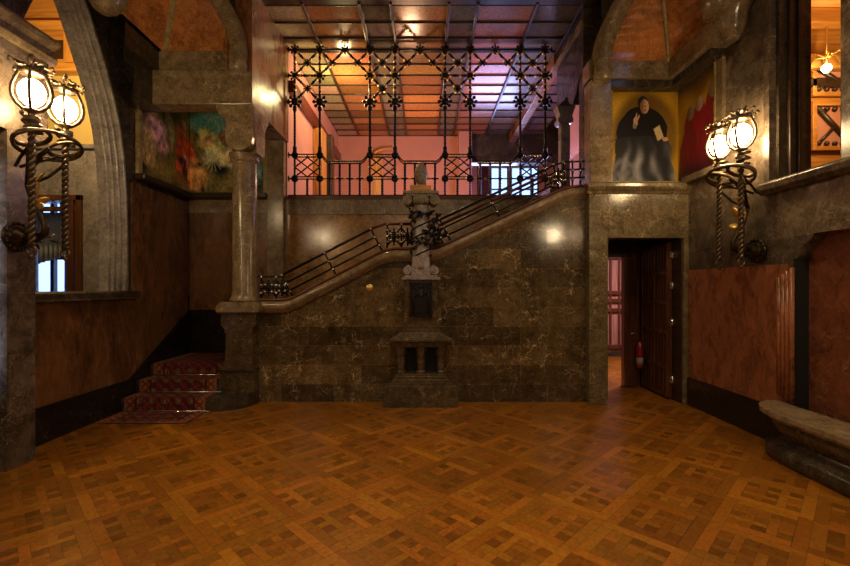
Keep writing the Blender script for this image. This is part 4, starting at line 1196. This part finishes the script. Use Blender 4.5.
def rails(pts3, par):
    for k, (off, r) in enumerate(((0.40, 0.018), (0.26, 0.014), (0.13, 0.014))):
        (xa, za), (xb, zb_) = pts3; e = (0.0, 0.055, 0.11)[k]; sl = (zb_ - za) / (xb - xa)
        kid(MB().tube([(x, RY, z + off) for x, z in ((xa, za), (xb + e, zb_ + e * sl))], r, 8), 'rail', M['iron'], par)

lr = thing('stair_railing', 'low black iron railing with studs on the coping left of the bust', 'railing', (-1.2, RY, 1.44))
B = 1.44
kid(MB().box(-2.36, -2.0, RY - 0.015, RY + 0.015, B + 0.29, B + 0.315), 'rail', M['iron'], lr)
upright(-2.30, B, -2.30, B + 0.30, 'upright', lr); upright(-2.09, B, -2.09, B + 0.30, 'upright', lr)
fret(-2.30, -2.09, B + 0.03, B + 0.26, 'fret', lr)
fret(-2.09, -1.92, B + 0.03, B + 0.26, 'fret', lr)
slope = (2.045 - 1.455) / (-0.66 + 1.80)
def zc(x): return 1.455 + slope * (x + 1.80) + 0.0
rails([(-1.99, zc(-1.99) + 0.02), (-0.74, zc(-0.74) + 0.02)], lr)
for (x, dx) in ((-1.85, 0.16), (-1.25, 0.16), (-0.60, 0.16)):
    upright(x, zc(x) + 0.03, x - dx, zc(x - dx) + 0.42, 'upright', lr)
T = 2.15
kid(MB().tube([(-0.74, RY, zc(-0.74) + 0.42), (-0.56, RY, T + 0.335), (-0.20, RY, T + 0.335)], 0.02, 8), 'rail', M['darkred'], lr)
upright(-0.53, T, -0.53, T + 0.33, 'upright', lr, 4); upright(-0.33, T, -0.33, T + 0.33, 'upright', lr, 3)
fret(-0.53, -0.34, T + 0.03, T + 0.28, 'fret', lr); fret(-0.33, -0.16, T + 0.03, T + 0.28, 'fret', lr)

rr_ = thing('stair_railing', 'black iron railing with studs on the coping rising right of the bust', 'railing', (1.2, RY, 2.5))
s2 = (2.91 - 2.175) / (1.82 - 0.27)
def zd(x): return 2.175 + s2 * (x - 0.27)
upright(0.12, T, 0.12, T + 0.33, 'upright', rr_)
fret(0.12, 0.26, T + 0.05, T + 0.30, 'fret', rr_)
rails([(0.18, zd(0.18) + 0.0), (1.70, zd(1.70) + 0.0)], rr_)
kid(MB().tube([(0.2, RY + 0.3, zd(0.2) + 0.36), (1.75, RY + 0.3, zd(1.75) + 0.36)], 0.022, 8), 'wall_rail', M['darkred'], rr_)
for x in (0.36, 1.05, 1.83):
    upright(x + 0.0, zd(x) + 0.03, x - 0.16, zd(x - 0.16) + 0.42, 'upright', rr_)
Tt = 3.02
upright(1.88, Tt - 0.05, 1.80, Tt + 0.30, 'upright', rr_); upright(1.97, Tt, 1.94, Tt + 0.33, 'upright', rr_); upright(2.07, Tt, 2.07, Tt + 0.345, 'upright', rr_); upright(2.18, Tt, 2.18, Tt + 0.345, 'upright', rr_)
for z in (0.345, 0.235, 0.12):
    kid(MB().tube([(1.68, RY, zd(1.68) + z + 0.05), (1.82, RY, Tt + z - 0.045), (1.97, RY, Tt + z - 0.01), (2.24, RY, Tt + z)], 0.013, 8), 'rail', M['iron'], rr_)
fret(1.80, 1.94, Tt, Tt + 0.25, 'fret', rr_)

# ================================================================== PEDESTAL, COLUMN AND BUST
NX = -0.055
pd = thing('bust_pedestal', 'tall carved marble pedestal with a short column before the stair wall', 'pedestal', (NX, 5.94, 0))
def sym(pts): return [(NX - a, z) for a, z in pts] + [(NX + a, z) for a, z in pts[::-1]]
def steps_block(levels, name, back=6.07):
    mb = MB()
    for (h0, y0, z0), (h1, y1, z1) in zip(levels[:-1], levels[1:]):
        if z1 - z0 < 1e-5: continue
        vs = [(NX - h0, y0, z0), (NX + h0, y0, z0), (NX + h0, back, z0), (NX - h0, back, z0), (NX - h1, y1, z1), (NX + h1, y1, z1), (NX + h1, back, z1), (NX - h1, back, z1)]
        mb.add(vs, [(0, 3, 2, 1), (4, 5, 6, 7), (0, 1, 5, 4), (1, 2, 6, 5), (2, 3, 7, 6), (3, 0, 4, 7)])
    return kid(mb, name, M['newel'], pd, 0.004)
steps_block([(0.49, 5.78, 0), (0.49, 5.78, 0.28), (0.48, 5.79, 0.29)], 'plinth')
steps_block([(0.41, 5.81, 0.29), (0.41, 5.81, 0.32), (0.385, 5.825, 0.325), (0.385, 5.825, 0.35), (0.36, 5.845, 0.37), (0.36, 5.845, 0.395), (0.345, 5.855, 0.40), (0.345, 5.855, 0.43)], 'base_moulding')
for x in (-0.275, 0.0, 0.275):
    mb = MB()
    mb.lathe([(0.062, 0.43), (0.062, 0.46), (0.048, 0.47), (0.056, 0.50), (0.060, 0.60), (0.055, 0.66), (0.070, 0.69), (0.082, 0.74), (0.082, 0.79)], (NX + x, 5.93, 0), 6, smooth=False)
    kid(mb, 'colonnette', M['newel'], pd)
kid(MB().box(NX - 0.30, NX + 0.30, 6.02, 6.065, 0.43, 0.79), 'recess_shade', M['black'], pd)  # black sheet stands in for shade in the gaps between colonnettes
steps_block([(0.35, 5.85, 0.79), (0.35, 5.85, 0.825), (0.37, 5.835, 0.83), (0.375, 5.83, 0.85), (0.42, 5.785, 0.868), (0.425, 5.78, 0.872), (0.425, 5.78, 0.905), (0.41, 5.79, 0.912), (0.26, 5.83, 1.00), (0.26, 5.83, 1.03), (0.235, 5.84, 1.04), (0.235, 5.84, 1.08), (0.222, 5.85, 1.09)], 'hood')
kid(MB().box(NX - 0.222, NX + 0.222, 5.85, 6.07, 1.09, 1.70), 'die_block', M['newel'], pd, 0.006)
pq = kid(MB().box(NX - 0.15, NX + 0.15, 5.825, 5.86, 1.21, 1.66), 'plaque', M['relief'], pd, 0.006)
mb = MB()
for (a, b, c_, d_) in ((-0.15, 0.15, 1.21, 1.235), (-0.15, 0.15, 1.635, 1.66), (-0.15, -0.125, 1.21, 1.66), (0.125, 0.15, 1.21, 1.66)): mb.box(NX + a, NX + b, 5.805, 5.83, c_, d_)
mb.ball((NX, 5.825, 1.60), (0.024, 0.02, 0.03)); mb.ball((NX, 5.825, 1.50), (0.045, 0.02, 0.08)); mb.prism([(NX - 0.035, 1.46), (NX + 0.035, 1.46), (NX + 0.07, 1.25), (NX - 0.07, 1.25)], 'y', 5.81, 5.83)
mb.rod((NX - 0.03, 5.82, 1.54), (NX - 0.085, 5.82, 1.46), 0.012); mb.rod((NX + 0.03, 5.82, 1.54), (NX + 0.09, 5.82, 1.50), 0.012)
for s_ in (-1, 1):
    mb.rod((NX + s_ * 0.10, 5.82, 1.25), (NX + s_ * 0.10, 5.82, 1.58), 0.008); mb.ball((NX + s_ * 0.10, 5.82, 1.59), 0.02)
o = mb.build('relief_figure', M['relief'], pq); o.data.transform(Matrix.Translation(-Vector(pd.location)))
# column base with scrolls
CYL = 5.95
mb = MB().box(NX - 0.255, NX + 0.255, CYL - 0.13, CYL + 0.11, 1.70, 1.73).box(NX - 0.22, NX + 0.22, CYL - 0.12, CYL + 0.1, 1.73, 1.76)
def spiral(mb, cx, cz, r, y, s_=1, turns=2.2, th=0.014, a0=pi / 2):
    n = 28; pts = []
    for i in range(n + 1):
        f = i / n; a = a0 + s_ * turns * 2 * pi * f; q = r * (1 - 0.85 * f)
        pts.append((cx + q * cos(a), y, cz + q * sin(a)))
    mb.tube(pts, th, 7, flat=1.0); mb.ball((cx, y, cz), r * 0.25)
for s_ in (-1, 1):
    mb.lathe([(0.055, -0.10), (0.06, 0.0), (0.055, 0.10)], (NX + s_ * 0.185, CYL, 1.825), 16, 'y')
    spiral(mb, NX + s_ * 0.185, 1.825, 0.062, CYL - 0.105, s_)
mb.prism(sym([(0.13, 1.76), (0.115, 1.90), (0.105, 2.0)]), 'y', CYL - 0.125, CYL + 0.1)
kid(mb, 'scroll_base', M['newel_col'], pd)
kid(MB().lathe([(0.135, 1.84), (0.128, 1.9), (0.118, 2.05), (0.112, 2.4), (0.106, 2.66), (0.118, 2.68), (0.118, 2.70), (0.108, 2.71)], (NX, CYL, 0), 28), 'column_shaft', M['newel_col'], pd)
mb = MB()
mb.box(NX - 0.24, NX + 0.24, CYL - 0.15, CYL + 0.15, 2.85, 2.885); mb.box(NX - 0.20, NX + 0.20, CYL - 0.13, CYL + 0.13, 2.82, 2.85)
mb.lathe([(0.10, 2.68), (0.13, 2.74), (0.15, 2.82)], (NX, CYL, 0), 20)
for s_ in (-1, 1):
    mb.lathe([(0.062, -0.12), (0.05, 0.0), (0.062, 0.12)], (NX + s_ * 0.175, CYL, 2.765), 16, 'y')
    spiral(mb, NX + s_ * 0.175, 2.765, 0.068, CYL - 0.125, -s_)
for k in range(7): mb.leaf((NX - 0.09 + 0.03 * k, CYL - 0.13, 2.70), (0, -0.25, 1), 0.11, 0.035, up=(0, 1, 0.2), th=0.3)
kid(mb, 'ionic_capital', M['carved'], pd)
# iron foliage wound on the column
mb = MB(); rnd = random.Random(21)
for k in range(3):
    mb.tube([(NX + 0.14 * cos(k * 2.1 + i * 0.42), CYL - 0.02 + 0.14 * sin(k * 2.1 + i * 0.42), 2.02 + 0.6 * i / 24) for i in range(25)], 0.011, 6)
for k in range(18):
    a = rnd.uniform(-pi, 0.2); z = rnd.gauss(2.37, 0.13); R = rnd.uniform(0.12, 0.2)
    cxx = NX + 0.05 + (R + 0.02) * cos(a); cyy = CYL + R * sin(a)
    for q in range(4):
        d = Vector((rnd.uniform(-1, 1), rnd.uniform(-1, 0.3), rnd.uniform(-0.9, 0.9)))
        mb.leaf((cxx, cyy, z), d, rnd.uniform(0.05, 0.085), 0.034, up=(rnd.uniform(-1, 1), -1, rnd.uniform(-1, 1)))
for k in range(14):
    x = NX + 0.07 + rnd.gauss(0.10, 0.06); z = rnd.gauss(2.34, 0.12); y = CYL - 0.13 + rnd.uniform(-0.08, 0.05)
    spiral(mb, x, z, rnd.uniform(0.025, 0.05), y, rnd.choice((-1, 1)), 1.3, 0.007, rnd.uniform(0, 6))
    for q in range(5):
        d = Vector((rnd.uniform(-1, 1), rnd.uniform(-1, 0.3), rnd.uniform(-0.9, 0.9)))
        mb.leaf((x, y, z), d, rnd.uniform(0.04, 0.075), 0.032, up=(rnd.uniform(-1, 1), -1, 0))
for k in range(8):
    x = NX - 0.12 + rnd.gauss(0, 0.03); z = rnd.gauss(2.55, 0.07)
    for q in range(4):
        mb.leaf((x, CYL - 0.12, z), (rnd.uniform(-1, 1), rnd.uniform(-1, 0.3), rnd.uniform(-1, 1)), 0.06, 0.03)
kid(mb, 'iron_foliage', M['iron'], pd)

bu = thing('portrait_bust', 'small carved stone head on a golden brown block atop the pedestal', 'bust', (NX, CYL, 2.885))
kid(MB().box(NX - 0.145, NX + 0.145, CYL - 0.11, CYL + 0.11, 2.885, 2.965), 'block', M['orangewood'], bu, 0.005)
# head: one sculpted ellipsoid surface, beard tapering to the block
mb = MB(); n, m = 40, 36; vs = []
for i in range(m + 1):
    th = pi * i / m
    for k in range(n):
        a = 2 * pi * k / n
        x, y, z = sin(th) * cos(a), sin(th) * sin(a), cos(th)
        w_ = 0.084 * (1 - 0.16 * max(0, -z)) ; d_ = 0.095
        X, Y, Z = x * w_ * 1.06, y * d_, z * 0.165
        fr_ = max(0, -y)
        if fr_ > 0:
            Y -= 0.030 * math.exp(-(X / 0.014) ** 2 - ((Z - 0.005) / 0.032) ** 2) * fr_          # nose
            Y += 0.020 * math.exp(-((abs(X) - 0.032) / 0.017) ** 2 - ((Z - 0.035) / 0.016) ** 2)     # eye sockets
            Y -= 0.010 * math.exp(-((abs(X) - 0.034) / 0.010) ** 2 - ((Z - 0.034) / 0.009) ** 2)     # eyes
            Y -= 0.012 * math.exp(-((Z - 0.062) / 0.012) ** 2) * fr_                                  # brow
            Y += 0.010 * math.exp(-(X / 0.026) ** 2 - ((Z + 0.045) / 0.007) ** 2)                     # mouth
            Y -= 0.014 * math.exp(-(X / 0.03) ** 2 - ((Z + 0.085) / 0.03) ** 2)                       # beard
        if z > 0.35 or y > 0.1 or z < -0.3:
            q = 1 + 0.16 * noise.noise(Vector((x * 4, y * 4, z * 5))) + 0.11 * noise.noise(Vector((x * 11, y * 11, z * 9)))
            X *= q; Y *= q
        vs.append((NX + X, CYL + Y, 3.125 + Z))
mb.add(vs, [(i * n + k, i * n + (k + 1) % n, (i + 1) * n + (k + 1) % n, (i + 1) * n + k) for i in range(m) for k in range(n)], 0, True)
for s_ in (-1, 1): mb.ball((NX + s_ * 0.084, CYL + 0.005, 3.13), (0.012, 0.02, 0.03))
kid(mb, 'head', M['carved'], bu)
mb = MB().lathe([(0.085, 2.965), (0.07, 2.98), (0.055, 3.0), (0.055, 3.04)], (NX, CYL, 0), 16)
kid(mb, 'neck', M['carved'], bu)

# small brass disc on the stair wall
o = MB().lathe([(0.045, 6.07), (0.05, 6.06), (0.046, 6.052), (0.03, 6.055), (0.012, 6.045), (0.005, 6.04)], (-0.77, 0, 1.59), 20, 'y').build('wall_medallion', M['gilt'])
tag(centre(o, (-0.77, 6.07, 1.59)), 'small round brass disc on the stair wall left of the pedestal', 'medallion')

# ================================================================== BENCH
be = thing('stone_bench', 'long polished stone bench with a rounded end along the right wall', 'bench', (3.35, 3.0, 0))
def bench_poly(f, b, end):
    end -= 0.09
    pts = [(3.56, 1.0), (f, 1.0), (f, end - 0.5)]
    for i in range(1, 9):
        a = i / 8 * pi / 2; pts.append((f + (3.56 - f) * (1 - cos(a)), end - 0.5 + 0.5 * sin(a)))
    return pts
kid(MB().prism(bench_poly(3.16, 0, 4.52), 'z', 0.415, 0.455), 'seat', M['bench'], be, 0.018)
kid(MB().prism(bench_poly(3.21, 0, 4.47), 'z', 0.375, 0.415), 'seat_moulding', M['bench'], be, 0.02)
def loft(levels, mat, name):
    mb = MB(); rings = []
    for (f, end, z) in levels: rings.append([(x, y, z) for x, y in bench_poly(f, 0, end)])
    n = len(rings[0]); vs = sum(rings, [])
    fs = [(i * n + k, i * n + (k + 1) % n, (i + 1) * n + (k + 1) % n, (i + 1) * n + k) for i in range(len(rings) - 1) for k in range(n)]
    mb.add(vs, fs, 0, True); mb.add(rings[0], [list(range(n))], 0); mb.add(rings[-1], [list(range(n))[::-1]], 0)
    return kid(mb, name, mat, be)
loft([(3.30, 4.36, 0.20), (3.26, 4.40, 0.26), (3.23, 4.44, 0.33), (3.25, 4.43, 0.375)], M['newel'], 'apron')
loft([(3.21, 4.44, 0.0), (3.19, 4.47, 0.04), (3.19, 4.47, 0.10), (3.22, 4.44, 0.14), (3.28, 4.39, 0.17), (3.30, 4.36, 0.20)], M['stone_dark'], 'foot_roll')

# ================================================================== DOOR LEAF AND EXTINGUISHER
dl = thing('panelled_door', 'open dark wooden door leaf with tall grid panels in the right doorway', 'door', (3.49, 6.22, 0))
mb = MB().box(3.47, 3.51, 6.20, 6.95, 0.02, 2.24)
kid(mb, 'leaf', M['doorwood'], dl)
mb = MB()
for y in (6.22, 6.575, 6.93): mb.box(3.445, 3.47, y - 0.022, y + 0.022, 0.02, 2.24)
for z in (0.06, 0.45, 0.95, 1.38, 1.80, 2.20): mb.box(3.447, 3.47, 6.20, 6.95, z - 0.03, z + 0.03)
for c0 in (6.24, 6.60):
    for i in range(1, 4):
        y = c0 + 0.32 * i / 4; mb.box(3.455, 3.47, y - 0.010, y + 0.010, 0.06, 2.2)
kid(mb, 'panel_grid', M['doorwood'], dl, 0.005)
for z in (0.28, 1.10, 1.62, 2.06):
    o = kid(MB().rod((3.515, 6.195, z - 0.05), (3.515, 6.195, z + 0.05), 0.016).box(3.475, 3.515, 6.185, 6.20, z - 0.045, z + 0.045), 'hinge', M['silver'], dl)
jb = MB().box(3.515, 3.53, 5.99, 6.2, 0, 2.27)
struct(jb.build('door_3', M['darkwood']))
d2 = thing('inner_door', 'narrow dark panelled door leaf with a handle behind the doorway', 'door', (3.26, 6.93, 0))
kid(MB().box(3.18, 3.36, 6.93, 6.97, 0.02, 2.06), 'leaf', M['doorwood'], d2, 0.004)
kid(MB().box(3.205, 3.335, 6.915, 6.93, 0.12, 0.34).box(3.205, 3.335, 6.915, 6.93, 0.40, 0.60).box(3.205, 3.335, 6.915, 6.93, 0.75, 1.9), 'raised_panel', M['doorwood'], d2, 0.008)
kid(MB().rod((3.32, 6.93, 0.87), (3.32, 6.88, 0.87), 0.008).rod((3.32, 6.885, 0.87), (3.25, 6.885, 0.865), 0.008), 'handle', M['silver'], d2)
fe = thing('fire_extinguisher', 'small red fire extinguisher with a pale label inside the doorway', 'fire extinguisher', (3.36, 6.82, 0.36))
kid(MB().lathe([(0.03, 0.33), (0.05, 0.345), (0.052, 0.36), (0.052, 0.66), (0.045, 0.70), (0.02, 0.725), (0.018, 0.75)], (3.36, 6.82, 0), 18), 'cylinder', M['red'], fe)
kid(MB().box(3.31, 3.38, 6.815, 6.825, 0.76, 0.775).rod((3.36, 6.82, 0.745), (3.36, 6.82, 0.79), 0.012), 'valve', M['iron'], fe)
kid(MB().lathe([(0.0535, 0.38), (0.0535, 0.50)], (3.36, 6.82, 0), 18), 'paper_label', M['white'], fe)
kid(MB().tube([(3.38, 6.82, 0.75), (3.425, 6.80, 0.72), (3.425, 6.79, 0.55), (3.42, 6.79, 0.45)], 0.008, 6), 'hose', M['black'], fe)
kid(MB().box(3.34, 3.38, 6.87, 6.915, 0.60, 0.63).box(3.33, 3.39, 6.865, 6.885, 0.56, 0.66), 'wall_bracket', M['iron'], fe)
